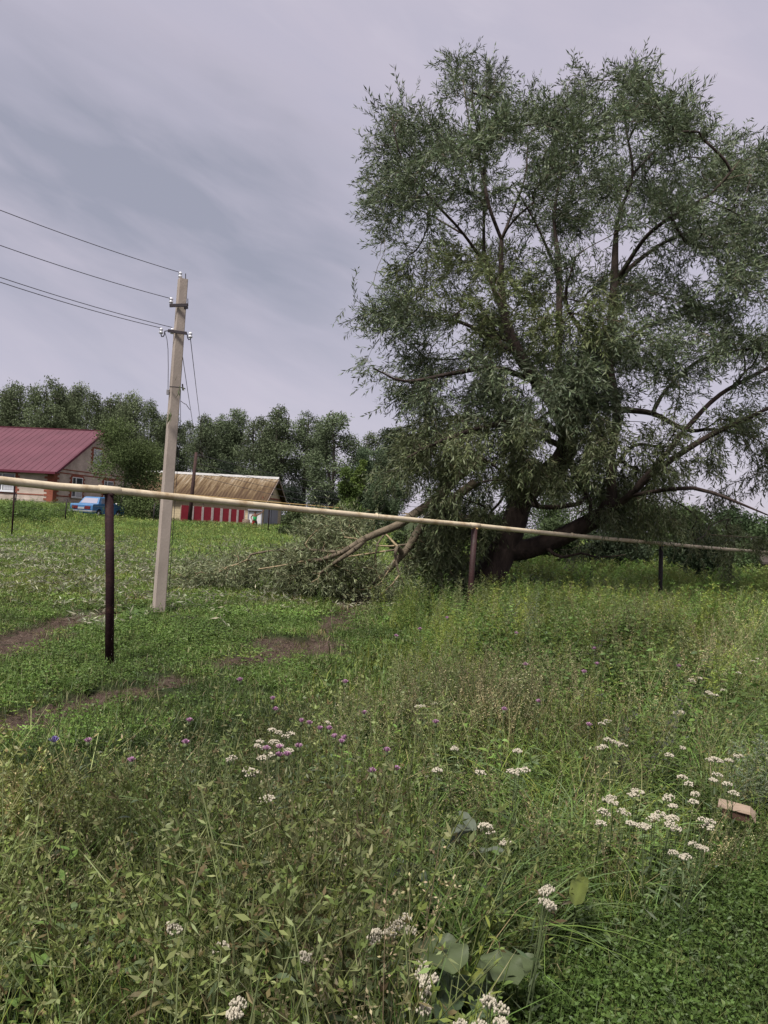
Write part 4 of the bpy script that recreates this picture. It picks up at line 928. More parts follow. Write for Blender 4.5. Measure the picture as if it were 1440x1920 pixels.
# ------------------------------------------------------------------ broken limbs lying on the grass
def D_(px, py): return (px, py)
fr_ = np.random.default_rng(5)
def fallen(name, label, limbs, clumps, origin_px, seedcol, dens=21, mat_=BARK2, nper=13):
    Gf = Grow(); g0 = P(*origin_px); o = empty(name, (g0[0], g0[1], gz(g0[0], g0[1])), 0, label, 'broken branch'); O = np.array(o.location)
    for pts, rads in limbs: Gf.limb([P(*p) for p in pts], [r_ * S for r_ in rads], 0.15)
    A = []
    for (cx, cy, rx, ry, D0, dd) in clumps:
        n = int(math.pi * rx * ry * S * S * dens)
        for k in range(n):
            a = fr_.uniform(0, 2 * math.pi); q = math.sqrt(fr_.random()); p = P(cx + rx * q * math.cos(a), cy + ry * q * math.sin(a), D0 + fr_.uniform(-dd, dd)); zz = gz(p[0], p[1]) + 0.04
            if p[2] < zz: p[2] = zz + 0.1 * fr_.random()
            A.append(p)
    Gf.attract(np.array(A), fr_, back=0.3)
    rad = np.maximum(0.0045 * np.maximum(Gf.cnt, 1) ** 0.42, np.array(Gf.r))
    V, F, C = tubes_np(Gf.pos - O, np.where(rad > 0.02, Gf.parn, -1), rad, 10); npmesh('limb', V, F, None, mat_, o).data.polygons.foreach_set('use_smooth', [True] * len(F))
    V, F, C = tubes_np(Gf.pos - O, np.where(rad <= 0.02, Gf.parn, -1), rad, 4); npmesh('twigs', V, F, None, BARKP, o)
    sp_ = [sprig(fr_, 12, 0.32, 0.105, 0.020, seedcol, spread=0.7) for _ in range(6)]
    def tf(p, r):
        return np.array([1, 1, 1]) * (0.85 + 0.6 * float(fbm(np.array(p[0] * 1.6), np.array(p[2] * 1.6 + p[1]), 3))) 
    V, F, C = leafout(Gf, fr_, nper, sp_, O, down=0.35, out=0, tintf=tf, spread=0.12)
    V[:, 2] = np.maximum(V[:, 2], (ground_z(V[:, 0] + O[0], V[:, 1] + O[1]) - O[2] + 0.02))
    npmesh('foliage', V, F, C, FOLT, o); return o
GREYG = (0.130, 0.146, 0.074)
fallen('broken_willow_limb', 'long split brown willow limb on the grass, greying foliage at its left end',
  [([(905, 860, 17.2), (860, 892, 17.0), (820, 935, 16.8), (780, 962, 16.2), (745, 985, 16.0), (700, 1003, 15.9), (670, 1018, 15.8), (640, 1036, 15.8), (600, 1050, 16.1), (560, 1058, 16.4), (500, 1068, 16.8)], [9, 9, 8.5, 8, 7, 6, 5, 4.2, 3.4, 2.8, 2]),
   ([(690, 1006, 15.9), (665, 1030, 15.75), (635, 1050, 15.8), (600, 1075, 16.0)], [5, 4.5, 3.4, 2]),
   ([(640, 1036, 15.8), (560, 1030, 16.5), (500, 1034, 16.7), (470, 1040, 16.9)], [2.4, 2.1, 1.6, .8]), ([(640, 1040, 16.1), (570, 1052, 16.2), (530, 1060, 16.1), (485, 1067, 16.2)], [2, 1.6, 1.3, .8])],
  [(620, 1010, 56, 40, 16.8, .7), (640, 990, 66, 40, 17.2, .5), (600, 1040, 60, 50, 16.6, .5), (540, 1050, 60, 30, 16.9, .5), (630, 1065, 66, 46, 16.5, .6), (590, 1095, 46, 24, 16.2, .5), (560, 1075, 60, 34, 16.6, .7), (480, 1070, 76, 26, 17.0, .7), (410, 1068, 60, 26, 17.4, .7), (430, 1045, 50, 16, 18, .5), (360, 1085, 46, 20, 17.2, .7), (700, 1085, 44, 28, 16.3, .4), (655, 985, 50, 24, 17.4, .5), (560, 1045, 60, 18, 17.2, .6)],
  (640, 1115, 16.4), GREYG)
fallen('hanging_broken_limb', 'broken willow limb with bare bent shoots, between the long limb and the trunk',
  [([(890, 905, 17.0), (850, 935, 16.9), (810, 965, 16.8), (785, 995, 16.7), (765, 1028, 16.6), (745, 1050, 16.6), (720, 1078, 16.5), (690, 1100, 16.5)], [8, 8, 7.5, 7.5, 6.5, 6, 5, 3]),
   ([(745, 1025, 16.4), (741, 1038, 16.3), (744, 1060, 16.2), (749, 1078, 16.2), (735, 1096, 16.1), (713, 1116, 16.1)], [3.4, 2.6, 2.1, 1.9, 1.4, .8]),
   ([(722, 1000, 16.5), (708, 1020, 16.2), (703, 1045, 16.1), (706, 1070, 16.1), (713, 1086, 16.1)], [1.6, 1.8, 1.7, 1.6, 1.2]),
   ([(740, 1031, 16.4), (705, 1036, 16.2), (672, 1041, 16.1), (650, 1044, 16.1)], [1.8, 1.6, 1.4, .8]), ([(742, 1048, 16.4), (728, 1070, 16.2), (716, 1090, 16.1), (706, 1098, 16.0)], [1.4, 1.2, 1, .8]),
   ([(770, 1020, 16.7), (730, 1024, 16.9), (700, 1022, 17)], [2, 1.6, 1])],
  [(800, 1060, 56, 50, 16.9, .5), (770, 1105, 56, 22, 16.7, .4), (845, 1090, 40, 36, 17.0, .4), (720, 1115, 36, 12, 16.3, .3), (815, 1020, 44, 34, 17.1, .4), (845, 965, 40, 40, 17.1, .4), (690, 1060, 20, 20, 16.9, .3)],
  (770, 1118, 16.7), (0.125, 0.145, 0.075), dens=19)
# ------------------------------------------------------------------ trees and bushes behind
br = np.random.default_rng(77)
def clump_leaves(r, centers, radii, n, L_, w, col, squash=0.85):
    "small leaf faces filling and fringing a set of clumps"
    c = centers[r.integers(0, len(centers), n) if radii is None else r.choice(len(centers), n, p=(radii ** 2 / (radii ** 2).sum()))] if False else None
    k = r.choice(len(centers), n, p=radii ** 2.2 / (radii ** 2.2).sum()); d = r.normal(size=(n, 3)); d /= np.linalg.norm(d, axis=1, keepdims=True)
    q = r.random(n) ** 0.42 * (1 + 0.22 * r.normal(size=n) * 0.6); p = centers[k] + d * (q * radii[k])[:, None] * np.array([1, 1, squash])
    ax = d * 0.5 + r.normal(size=(n, 3)) * 0.7; ax[:, 2] += 0.15; ax /= np.linalg.norm(ax, axis=1, keepdims=True)
    s = np.cross(ax, r.normal(size=(n, 3))); s /= np.linalg.norm(s, axis=1, keepdims=True); ll = L_ * r.uniform(0.6, 1.3, n)[:, None]; ww = w * r.uniform(0.6, 1.3, n)[:, None]
    V = np.stack([p, p + ax * ll * 0.45 + s * ww / 2, p + ax * ll, p + ax * ll * 0.45 - s * ww / 2], 1)
    tint = np.asarray(col)[None] * (0.8 + 0.45 * r.random(len(centers)))[k][:, None] * (0.85 + 0.3 * r.random(n))[:, None]
    C = np.repeat(tint[:, None], 4, 1); F = np.arange(n * 4).reshape(-1, 4)
    return V.reshape(-1, 3), F, C.reshape(-1, 3)
def make_tree(name, h, w, crown0, nleaf, L_, col, lean=0.0, seed=0, trunks=1, topbias=1.0, label=None, parts=True):
    col = np.array(col) * np.array([1.6, 1.5, 1.22]); r = np.random.default_rng(seed); o = empty(name, (0, 0, 0)); g_ = Grow()
    for k in range(trunks):
        a = r.uniform(0, 6.28); sp = 0 if trunks == 1 else w * 0.16
        x1, y1 = math.cos(a) * sp + lean * h, math.sin(a) * sp
        g_.limb([(x1 * 0.1, y1 * 0.1, -0.3), (x1 * 0.3 + r.normal() * .08, y1 * .3, h * 0.3), (x1 * .7 + r.normal() * .15, y1 * .7 + r.normal() * .15, h * 0.62), (x1, y1, h * 0.93)], [h * 0.014, h * 0.011, h * 0.007, h * 0.002], h * 0.05, attach=False)
    cs = []; rs = []
    nc = int(46 * (1 - crown0) + 18)
    for k in range(nc):
        t = (k + r.random()) / nc; z = crown0 + (1 - crown0) * t
        prof = (math.sin(math.pi * min(1, (t * 0.86 + 0.12))) ** 0.6) * (1 - 0.35 * t * topbias)
        a = r.uniform(0, 6.28); q = w / 2 * prof * r.uniform(0.35, 0.95)
        cs.append((math.cos(a) * q + lean * h * z, math.sin(a) * q, h * z * 0.97)); rs.append(w * (0.10 + 0.13 * r.random()) * (0.65 + 0.5 * prof))
    cs = np.array(cs); rs = np.array(rs)
    pts = cs + r.normal(size=cs.shape) * 0.2; g_.attract(np.concatenate([pts, cs + r.normal(size=cs.shape) * w * 0.08]), r, back=0.8)
    rad = np.maximum(h * 0.0016 * np.maximum(g_.cnt, 1) ** 0.5, np.array(g_.r))
    V, F, C = tubes_np(g_.pos, g_.parn, rad, 5); npmesh('trunk', V, F, None, BARKF, o)
    V, F, C = clump_leaves(r, cs, rs, nleaf, L_, L_ * 0.5, col); npmesh('crown', V, F, C, FOLB, o)
    return o
DG = (0.040, 0.060, 0.038)
protoA = [make_tree('poplar_tree', 14, 5.8, 0.22, 13000, 0.24, (0.072, 0.098, 0.066), seed=1, trunks=2), make_tree('poplar_tree', 14, 5.8, 0.27, 12000, 0.24, (0.080, 0.105, 0.070), seed=2, lean=0.02, trunks=2),
          make_tree('poplar_tree', 14, 6.0, 0.24, 13000, 0.24, (0.068, 0.092, 0.060), seed=3, trunks=3), make_tree('poplar_tree', 14, 5.5, 0.30, 11000, 0.24, (0.075, 0.102, 0.068), seed=4, lean=-0.02)]
protoB = [make_tree('willow_wood_tree', 14, 7.5, 0.12, 19000, 0.27, (0.070, 0.092, 0.058), seed=11, trunks=3), make_tree('willow_wood_tree', 14, 7.0, 0.15, 18000, 0.27, (0.080, 0.104, 0.068), seed=12, trunks=2), make_tree('willow_wood_tree', 14, 7.8, 0.1, 19000, 0.27, (0.066, 0.088, 0.055), seed=13, trunks=3)]
def place(proto, px, ytop, Y, H0, rz, label, catg, group, wide=1.0, first=set()):
    p = P(px, ytop, Y); z = gz(p[0], p[1]); s = (p[2] - z) / H0
    o = proto if proto.name not in first else copy_tree(proto); first.add(proto.name)
    o.location = (p[0], p[1], z); o.rotation_euler = (0, 0, rz); o.scale = (s * wide, s * wide, s); return tag(o, label, catg, group)
# (px, top y, depth, kind, width factor, where)
row = [(-25, 735, 88, 'B', 1.0, 'at the left frame edge above the plum roof'), (30, 722, 92, 'B', 1.0, 'standing above the left part of the plum roof'), (72, 728, 86, 'B', .9, 'just left of the highest crown over the plum roof'), (103, 713, 90, 'B', .85, 'the highest crown over the plum roof'),
  (150, 724, 94, 'B', .8, 'right of the highest crown over the plum roof'), (178, 742, 84, 'B', .85, 'over the right end of the plum roof ridge'), (214, 742, 90, 'B', .85, 'above the left half of the round garden tree'), (248, 740, 87, 'B', .8, 'above the right half of the round garden tree'), (284, 756, 92, 'B', .75, 'just left of the concrete pole'),
  (322, 775, 95, 'A', 1.0, 'directly behind the concrete pole'), (352, 790, 98, 'A', .95, 'showing right beside the concrete pole'), (385, 778, 90, 'A', 1.05, 'behind the left part of the barn ridge'), (418, 778, 92, 'A', 1.0, 'behind the middle of the barn ridge'), (448, 768, 94, 'A', 1.05, 'behind the right half of the barn ridge'),
  (486, 782, 90, 'A', 1.05, 'over the right end of the barn ridge'), (527, 762, 90, 'A', 1.1, 'the tallest crown just right of the barn'), (578, 772, 92, 'A', 1.15, 'second crown right of the barn, sky showing under it'), (634, 774, 88, 'A', 1.45, 'the broad crown farthest right, beside the open sky')]
row += [(402, 792, 106, 'A', 1.2, 'in the second row, between two crowns over the left barn ridge'), (434, 788, 108, 'A', 1.2, 'in the second row over the middle of the barn ridge'), (506, 785, 108, 'A', 1.2, 'in the second row at the right end of the barn'),
  (604, 790, 106, 'A', 1.2, 'in the second row just left of the broad farthest right crown'), (700, 812, 90, 'A', 1.2, 'right of the broad crown, partly behind light bushes'), (748, 800, 88, 'A', 1.3, 'half hidden by the left side of the willow crown'), (12, 742, 104, 'B', .9, 'in the second row at the left frame edge'), (130, 738, 104, 'B', .9, 'in the second row behind the highest crown'), (232, 755, 104, 'B', .9, 'in the second row behind the round garden tree'), (302, 782, 102, 'B', .8, 'in the second row left of the concrete pole')]
ka = kb = 0
for (px, yt, Y, k, wd_, lb) in row:
    if k == 'A': pr0 = protoA[ka % 4]; ka += 1
    else: pr0 = protoB[kb % 3]; kb += 1
    place(pr0, px, yt, Y, 14 * 0.99, br.uniform(0, 6.28), ('dark grey green poplar, ' if k == 'A' else 'dense dark green tree, ') + lb, 'tree', 'trees in the belt behind the houses', wd_)
def bush(name, px, yt, yb_or_none, Y, wpx, col, n, L_, label, catg='bush', group=None, seed=0, flat=0.9, trunk=False):
    "a leafy shrub standing on the ground, top at yt"
    r = np.random.default_rng(seed + 500); p = P(px, yt, Y); z = gz(p[0], p[1]); h = max(0.5, p[2] - z); w = wpx / FPX * Y
    o = empty(name, (p[0], p[1], z), 0, label, catg, group)
    nc = max(10, int(18 * w / max(h, 1.0)) + 8); cs = []; rs = []
    for k in range(nc):
        a = r.uniform(0, 6.28); q = r.random() ** 0.5; zz = r.random(); rr = math.sqrt(max(0.12, 1 - (zz * 0.92) ** 2.2)); cs.append((math.cos(a) * q * w / 2 * rr * 0.85, math.sin(a) * q * w / 2 * rr * 0.85 * flat, h * (0.06 + 0.88 * zz))); rs.append(min(h, w) * r.uniform(0.13, 0.24))
    cs = np.array(cs); rs = np.array(rs); g_ = Grow(); g_.limb([(0, 0, -0.2), (0, 0, h * 0.25), (0.05 * w, 0, h * 0.6)], [0.02 * h, 0.016 * h, 0.008 * h], 0.2, False); g_.attract(cs, r)
    rad = np.maximum(0.006 * h * np.maximum(g_.cnt, 1) ** 0.4 * 0.6, np.array(g_.r)); V, F, C = tubes_np(g_.pos, g_.parn, rad, 5); npmesh('trunk' if trunk else 'stems', V, F, None, BARKF, o)
    V, F, C = clump_leaves(r, cs, rs, n, L_, L_ * 0.48, col); V[:, 2] = np.maximum(V[:, 2], 0.0); npmesh('crown' if trunk else 'foliage', V, F, C, FOLB, o); return o
bush('garden_tree', 238, 800, 0, 55, 146, (0.10, 0.135, 0.048), 26000, 0.16, 'round bushy green tree before the brick house gable, beside the blue car', 'tree', seed=1, trunk=True)
bush('dark_shrub', 264, 925, 0, 55, 60, (0.03, 0.035, 0.022), 2500, 0.16, 'low dark shrub under the round garden tree', 'bush', seed=2)
bush('shrub', 300, 945, 0, 54, 46, (0.045, 0.065, 0.03), 1800, 0.16, 'small green shrub showing left of the concrete pole', 'bush', seed=3)
for i, (px, yt, Y, wp, c, n, lb) in enumerate([
  (690, 812, 70, 90, (0.045, 0.065, 0.035), 6000, 'loose green tree behind the bright bush, left of the willow crown'),
  (745, 800, 60, 90, (0.05, 0.066, 0.036), 6000, 'loose green tree touching the left side of the willow crown'),
  (675, 858, 60, 44, (0.085, 0.12, 0.030), 2600, 'bright yellow green round-topped bush right of the barn wood'),
  (650, 880, 56, 66, (0.075, 0.11, 0.03), 3600, 'light green bush just below the bright yellow green one'),
  (715, 885, 52, 100, (0.05, 0.07, 0.035), 5000, 'mid green bush behind the long broken limb'),
  (545, 915, 72, 70, (0.020, 0.028, 0.018), 3200, 'very dark thicket just right of the barn gable'),
  (615, 925, 68, 90, (0.025, 0.034, 0.02), 3600, 'dark thicket under the tree trunks, right of the barn'),
  (690, 930, 60, 80, (0.03, 0.042, 0.024), 3600, 'dark green thicket behind the bare end of the long limb'),
  (575, 957, 44, 130, (0.055, 0.072, 0.032), 5200, 'low spreading green shrub behind the greying fallen foliage'),
  (500, 885, 80, 70, (0.022, 0.03, 0.02), 2600, 'dark undergrowth directly behind the barn gable'),
  (430, 860, 84, 90, (0.026, 0.036, 0.022), 3200, 'dark undergrowth behind the middle of the barn ridge'),
  (860, 870, 48, 150, (0.035, 0.05, 0.026), 6500, 'dark green bush seen through the lower left of the willow crown'),
  (985, 870, 50, 148, (0.042, 0.06, 0.028), 5500, 'green bush seen between the two trunks of the willow'),
  (1080, 895, 46, 162, (0.055, 0.08, 0.03), 5500, 'brighter green bush behind the horizontal willow limb'),
  (1190, 930, 44, 175, (0.042, 0.06, 0.026), 5000, 'green bush behind the right post of the pipe'),
  (1290, 950, 42, 148, (0.05, 0.072, 0.028), 4800, 'rounded green bush between the right post and the frame edge'),
  (1375, 960, 46, 148, (0.035, 0.055, 0.024), 4800, 'deep green bush near the right edge above the pipe'),
  (1450, 953, 40, 121, (0.045, 0.068, 0.028), 4200, 'green bush cut by the right frame edge'),
  (1530, 935, 42, 148, (0.045, 0.068, 0.028), 3200, 'green bush beyond the right frame edge'),
  (1040, 980, 38, 121, (0.05, 0.07, 0.03), 3200, 'low bush right of the willow trunk under the limb'),
  (1150, 975, 40, 175, (0.026, 0.036, 0.02), 3600, 'low dark hedge bush behind the horizontal limb'),
  (1310, 995, 36, 121, (0.024, 0.036, 0.018), 2800, 'low dark bush under the far pipe on the right'),
  (940, 960, 36, 108, (0.04, 0.055, 0.026), 3000, 'low bush seen behind the willow trunk'),
  (780, 1000, 34, 130, (0.05, 0.07, 0.03), 3600, 'low green bush behind the hanging broken limb'),
  (-60, 930, 40, 120, (0.05, 0.07, 0.03), 1800, 'low bush beyond the left frame edge')]):
    bush('bush' if yt > 870 else 'bushy_tree', px, yt, 0, Y * (.70 if px > 930 and yt > 900 else 1), wp, tuple(1.45 * v for v in c), int(n * 2.4), 0.18 if Y > 55 else 0.14, lb, 'bush' if yt > 870 else 'tree', 'bushes and small trees beyond the meadow', seed=20 + i, trunk=yt <= 870)
shed = P(1470, 1095, 27); o = empty('shed', (shed[0], shed[1], gz(shed[0], shed[1])), R(-20), 'corner of a brown plank shed at the right frame edge behind the weeds', 'shed')
MB().box(-0.55, 2.4, 0, 2.5, -0.2, 0.85).build('wall', mat('brown_plank', (0.15, 0.10, 0.085), 0.85, noise=0.3, nscale=3, stretch=(6, 6, 0.6)), o)
mb = MB(); mb.loft([[(-0.75, -0.25, 0.84), (-0.75, 2.7, 1.5), (-0.75, 2.7, 1.57), (-0.75, -0.25, 0.91)], [(2.6, -0.25, 0.84), (2.6, 2.7, 1.5), (2.6, 2.7, 1.57), (2.6, -0.25, 0.91)]]); mb.build('roof', mat('dark_roofing_felt', (0.05, 0.04, 0.036), 0.9, noise=0.2), o)

# ------------------------------------------------------------------ meadow plants
mr_ = np.random.default_rng(404)
OL = np.array([0.142, 0.176, 0.048]); GR = np.array([0.098, 0.156, 0.036]); DGR = np.array([0.066, 0.106, 0.028]); STR = np.array([0.36, 0.31, 0.17]); PALE = np.array([0.19, 0.215, 0.092]); BRN = np.array([0.13, 0.105, 0.05]); YG = np.array([0.20, 0.24, 0.050]); BLUG = np.array([0.115, 0.155, 0.068])
def curve_stem(r, h, lean, n=6):
    a = r.uniform(0, 6.28); t = np.linspace(0, 1, n); b_ = r.uniform(-0.1, 0.1, 2) * h
    return np.stack([math.cos(a) * lean * h * t ** 1.5 + b_[0] * np.sin(3.1 * t), math.sin(a) * lean * h * t ** 1.5 + b_[1] * np.sin(3.1 * t), h * t * (1 - 0.25 * lean)], 1)
def sp_seedy(r, h, col=OL, stems=3, det=1.0):
    ps = []
    for s in range(stems):
        hh = h * r.uniform(0.7, 1.1); st = curve_stem(r, hh, r.uniform(0.1, 0.5)); st[:, :2] += r.normal(size=2) * 0.03
        ps.append(stemtube(st, 0.0030, 0.0013, jit(r, PALE * 1.05 if r.random() < .5 else col, 0.15)))
        nn = int(13 * det)
        for k in range(nn):
            t = 0.22 + 0.78 * (k + r.random()) / nn; i = min(4, int(t * 5)); p = st[i] * (1 - (t * 5 - i)) + st[i + 1] * (t * 5 - i)
            if r.random() < 0.5:
                d = rdir(r, 0.7); L2 = r.uniform(0.03, 0.085); e_ = p + d * L2; ps.append(strip([p, e_], [0.0018, 0.0012], unit(np.cross(d, r.normal(size=3))), jit(r, col, 0.1))); p = e_
            cc = jit(r, (BRN * 1.15 if r.random() < 0.10 else (PALE if r.random() < 0.3 else col)), 0.2)
            for q in range(r.integers(3, 6)): ps.append(dleaf(p, rdir(r, 0.5), r.uniform(0.012, 0.032), r.uniform(0.005, 0.011), cc, r))
    return cat(ps)
def sp_wiry(r, h, col=None, n=2):
    "long bare leaning stalks that branch near the top, a few scale leaves and buds"
    col = PALE * 1.15 if col is None else col; ps = []
    for s in range(n):
        st = curve_stem(r, h * r.uniform(.65, 1.05), r.uniform(.3, .95)); st[:, :2] += np.sin(np.linspace(0, r.uniform(2, 5), 6))[:, None] * r.normal(size=2) * .03; st[:, :2] += r.normal(size=2) * .04; ps.append(stemtube(st, .0030, .0014, jit(r, col, .12)))
        for k in range(7):
            t = .35 + .65 * r.random(); i = min(4, int(t * 5)); p = st[i] * (1 - (t * 5 - i)) + st[i + 1] * (t * 5 - i); d = rdir(r, .6); L2 = r.uniform(.05, .16); e_ = p + d * L2; ps.append(strip([p, e_], [.0026, .0016], unit(np.cross(d, r.normal(size=3))), jit(r, col, .1)))
            for q_ in range(5): ps.append(dleaf(e_, rdir(r, .6), r.uniform(.010, .022), .007, jit(r, OL if r.random() < .7 else BRN, .2), r))
    return cat(ps)
def sp_leafy(r, h, col=GR, ll=0.07, lw=0.016, n=12, stems=2):
    ps = []
    for s in range(stems):
        hh = h * r.uniform(0.7, 1.1); st = curve_stem(r, hh, r.uniform(0.05, 0.4)); st[:, :2] += r.normal(size=2) * 0.03; ps.append(stemtube(st, 0.003, 0.0014, jit(r, col * 1.05, 0.12)))
        for k in range(n):
            t = 0.1 + 0.88 * (k + 0.5 * r.random()) / n; i = min(4, int(t * 5)); p = st[i] * (1 - (t * 5 - i)) + st[i + 1] * (t * 5 - i); a = k * 2.4 + r.normal() * 0.4
            f = 1.1 - 0.6 * t; ps.append(leaf(p, (math.cos(a), math.sin(a), 0.55), ll * f * r.uniform(0.7, 1.2), lw * f, jit(r, col, 0.22), r.uniform(0.1, 0.7), segs=3, r=r))
    return cat(ps)
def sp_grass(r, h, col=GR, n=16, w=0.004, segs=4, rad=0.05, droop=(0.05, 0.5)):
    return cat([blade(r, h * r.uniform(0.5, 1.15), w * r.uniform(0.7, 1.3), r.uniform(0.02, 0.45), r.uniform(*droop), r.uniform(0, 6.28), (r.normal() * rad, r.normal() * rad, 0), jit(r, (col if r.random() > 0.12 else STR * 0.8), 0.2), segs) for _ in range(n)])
def sp_arch(r, h, col=GR): return cat([blade(r, h * r.uniform(0.7, 1.25), r.uniform(0.006, 0.011), r.uniform(0.1, 0.5), r.uniform(0.45, 0.95), r.uniform(0, 6.28), (r.normal() * 0.03, r.normal() * 0.03, 0), jit(r, col, 0.18), 9) for _ in range(11)])
def sp_worm(r, h, col=PALE, stems=3, n=16):
    ps = []
    for s in range(stems):
        hh = h * r.uniform(0.75, 1.1); st = curve_stem(r, hh, r.uniform(0.05, 0.3)); st[:, :2] += r.normal(size=2) * 0.05; ps.append(stemtube(st, 0.003, 0.0012, col * 0.9))
        for k in range(n):
            t = 0.12 + 0.88 * (k + 0.5 * r.random()) / n; i = min(4, int(t * 5)); p = st[i] * (1 - (t * 5 - i)) + st[i + 1] * (t * 5 - i); a = k * 2.4; d = unit((math.cos(a), math.sin(a), 0.7)); cc = jit(r, col, 0.2); L2 = 0.075 * (1.15 - 0.7 * t)
            for q in range(5): ps.append(dleaf(p + d * L2 * 0.18 * q, d + 0.75 * r.normal(size=3) * np.array([1, 1, 0.6]), L2 * 0.62, 0.007, cc, r))
    return cat(ps)
def sp_panicle(r, h, col=STR, n=7):
    ps = []
    for s in range(n):
        hh = h * r.uniform(0.7, 1.1); st = curve_stem(r, hh, r.uniform(0.05, 0.45)); st[:, :2] += r.normal(size=2) * 0.05; cc = jit(r, col, 0.2); ps.append(stemtube(st, 0.0016, 0.0008, cc * 0.8))
        for k in range(30):
            t = 0.55 + 0.45 * r.random(); i = min(4, int(t * 5)); p = st[i] * (1 - (t * 5 - i)) + st[i + 1] * (t * 5 - i); d = rdir(r, 0.5); q = p + d * r.uniform(0.005, 0.05 * (1.3 - t)); ps.append(dleaf(q, d, 0.011, 0.0055, cc * r.uniform(0.8, 1.2), r))
    return cat(ps)
def sp_mat(r, h, col=DGR, n=30, rad=0.08, ls=0.018):
    ps = []
    for k in range(n):
        x, y = r.normal(size=2) * rad; z = h * r.uniform(0.35, 1.0); cc = jit(r, col, 0.28)
        for q in range(3):
            a = q * 2.1 + r.uniform(0, 6); ps.append(dleaf((x, y, z), (math.cos(a), math.sin(a), r.uniform(0.0, 0.7)), ls * r.uniform(0.8, 1.4), ls * 0.6, cc, r))
    for k in range(7): ps.append(blade(r, h * r.uniform(0.9, 1.9), 0.0028, r.uniform(0, 0.4), r.uniform(0, 0.5), r.uniform(0, 6.28), (r.normal() * rad, r.normal() * rad, 0), jit(r, col * 1.15, 0.2), 3))
    return cat(ps)
def sp_nettle(r, h, col=DGR * 1.3, stems=3, n=8, ll=0.088):
    ps = []
    for s in range(stems):
        hh = h * r.uniform(0.7, 1.1); st = curve_stem(r, hh, r.uniform(0.05, 0.25)); st[:, :2] += r.normal(size=2) * 0.06; ps.append(stemtube(st, 0.003, 0.0015, col))
        for k in range(n):
            t = 0.15 + 0.85 * k / (n - 1); i = min(4, int(t * 5)); p = st[i] * (1 - (t * 5 - i)) + st[i + 1] * (t * 5 - i); a0 = (k % 2) * 1.57 + r.normal() * 0.2
            for q in (0, 3.14): f = 1.15 - 0.65 * t; ps.append(leaf(p, (math.cos(a0 + q), math.sin(a0 + q), 0.35), ll * f, ll * 0.5 * f, jit(r, col, 0.2), 0.5, segs=3, r=r))
    return cat(ps)
def sp_broad(r, L_=0.16, w=0.06, n=6, col=GR):
    return cat([leaf((r.normal() * 0.01, r.normal() * 0.01, 0.01), (math.cos(a), math.sin(a), r.uniform(0.5, 1.2)), L_ * r.uniform(0.6, 1.1), w * r.uniform(0.7, 1.1), jit(r, col, 0.2), r.uniform(0.3, 0.8), segs=5, r=r) for a in np.arange(n) * 6.28 / n + r.uniform(0, 1)])
def sp_low(r, h, col=GR, n=14):
    "a handful of coarse blades and leaves for plants farther off"
    ps = [blade(r, h * r.uniform(0.6, 1.2), 0.012, r.uniform(0, 0.5), r.uniform(0, 0.5), r.uniform(0, 6.28), (r.normal() * 0.13, r.normal() * 0.13, 0), jit(r, col, 0.25), 2) for _ in range(n)]
    for k in range(n): x, y = r.normal(size=2) * 0.16; ps.append(dleaf((x, y, h * r.uniform(0.1, 0.8)), rdir(r, 0.4), r.uniform(0.03, 0.07), 0.022, jit(r, col * 0.95, 0.3), r))
    return cat(ps)
def inpoly(px, py, poly):
    c = np.zeros(px.shape, bool); n = len(poly)
    for i in range(n):
        x1, y1 = poly[i]; x2, y2 = poly[(i + 1) % n]
        cond = ((y1 > py) != (y2 > py)) & (px < (x2 - x1) * (py - y1) / (y2 - y1 + 1e-9) + x1); c ^= cond
    return c
def pts_in(r, y0, y1, dens, margin=1.2, h=0.0, k=0.54):
    W0 = 2 * (k * y1 + margin); n = int(W0 * (y1 - y0) * dens); x = r.uniform(-W0 / 2, W0 / 2, n); y = r.uniform(y0, y1, n); m_ = np.abs(x) < k * y + margin; x, y = x[m_], y[m_]; z = ground_z(x, y)
    px, py = proj(np.stack([x, y, z + h], 1)); return x, y, z, px, py
LINE = np.array([(-2000, 1500), (0, 1432), (200, 1398), (400, 1350), (560, 1308), (690, 1245), (760, 1180), (850, 1140), (960, 1118), (3000, 1100)], float)
LOWP = [(850, 2600), (842, 1850), (900, 1770), (1010, 1725), (1120, 1690), (1230, 1650), (1340, 1600), (1500, 1545), (2600, 1500), (4000, 1500), (4000, 2600)]
def zone(px, py, r):
    px = px + 22 * (fbm(px / 60, py / 40) - 0.5) * 2; py = py + 16 * (fbm(px / 50 + 7, py / 30) - 0.5) * 2
    z = np.where(py > np.interp(px, LINE[:, 0], LINE[:, 1]), 1, 0)       # 1 tall weeds, 0 short turf
    z[inpoly(px, py, LOWP)] = 2                                            # low mat
    z[(z == 0) & (px > 860) & (py > 1010)] = 3
    return z
def gauss(px, py, cx, cy, rx, ry): return np.exp(-(((px - cx) / rx) ** 2 + ((py - cy) / ry) ** 2))
def emit(name, protos, x, y, z, r, sc=(0.8, 1.2), tintf=None, tilt=0.12, label=None, kindsel=None):
    n = len(x)
    if n == 0: return
    tint = np.ones((n, 3)) * (1 + 0.13 * r.normal(size=(n, 1)))
    if tintf is not None: tint = tint * tintf
    tint = np.clip(tint, 0.35, 2.2)
    which = r.integers(0, len(protos), n) if kindsel is None else kindsel
    V, F, C = instance(protos, np.stack([x, y, z - 0.01], 1), r.uniform(0, 6.28, n), r.uniform(*sc, n), which, tint, r.normal(size=(n, 2)) * tilt)
    o = npmesh(name, V, F, C, FOL); tag(o, kind='stuff'); print(name, n, len(F)); return o
def sel(m_, *a): return [q[m_] for q in a]
q = mr_
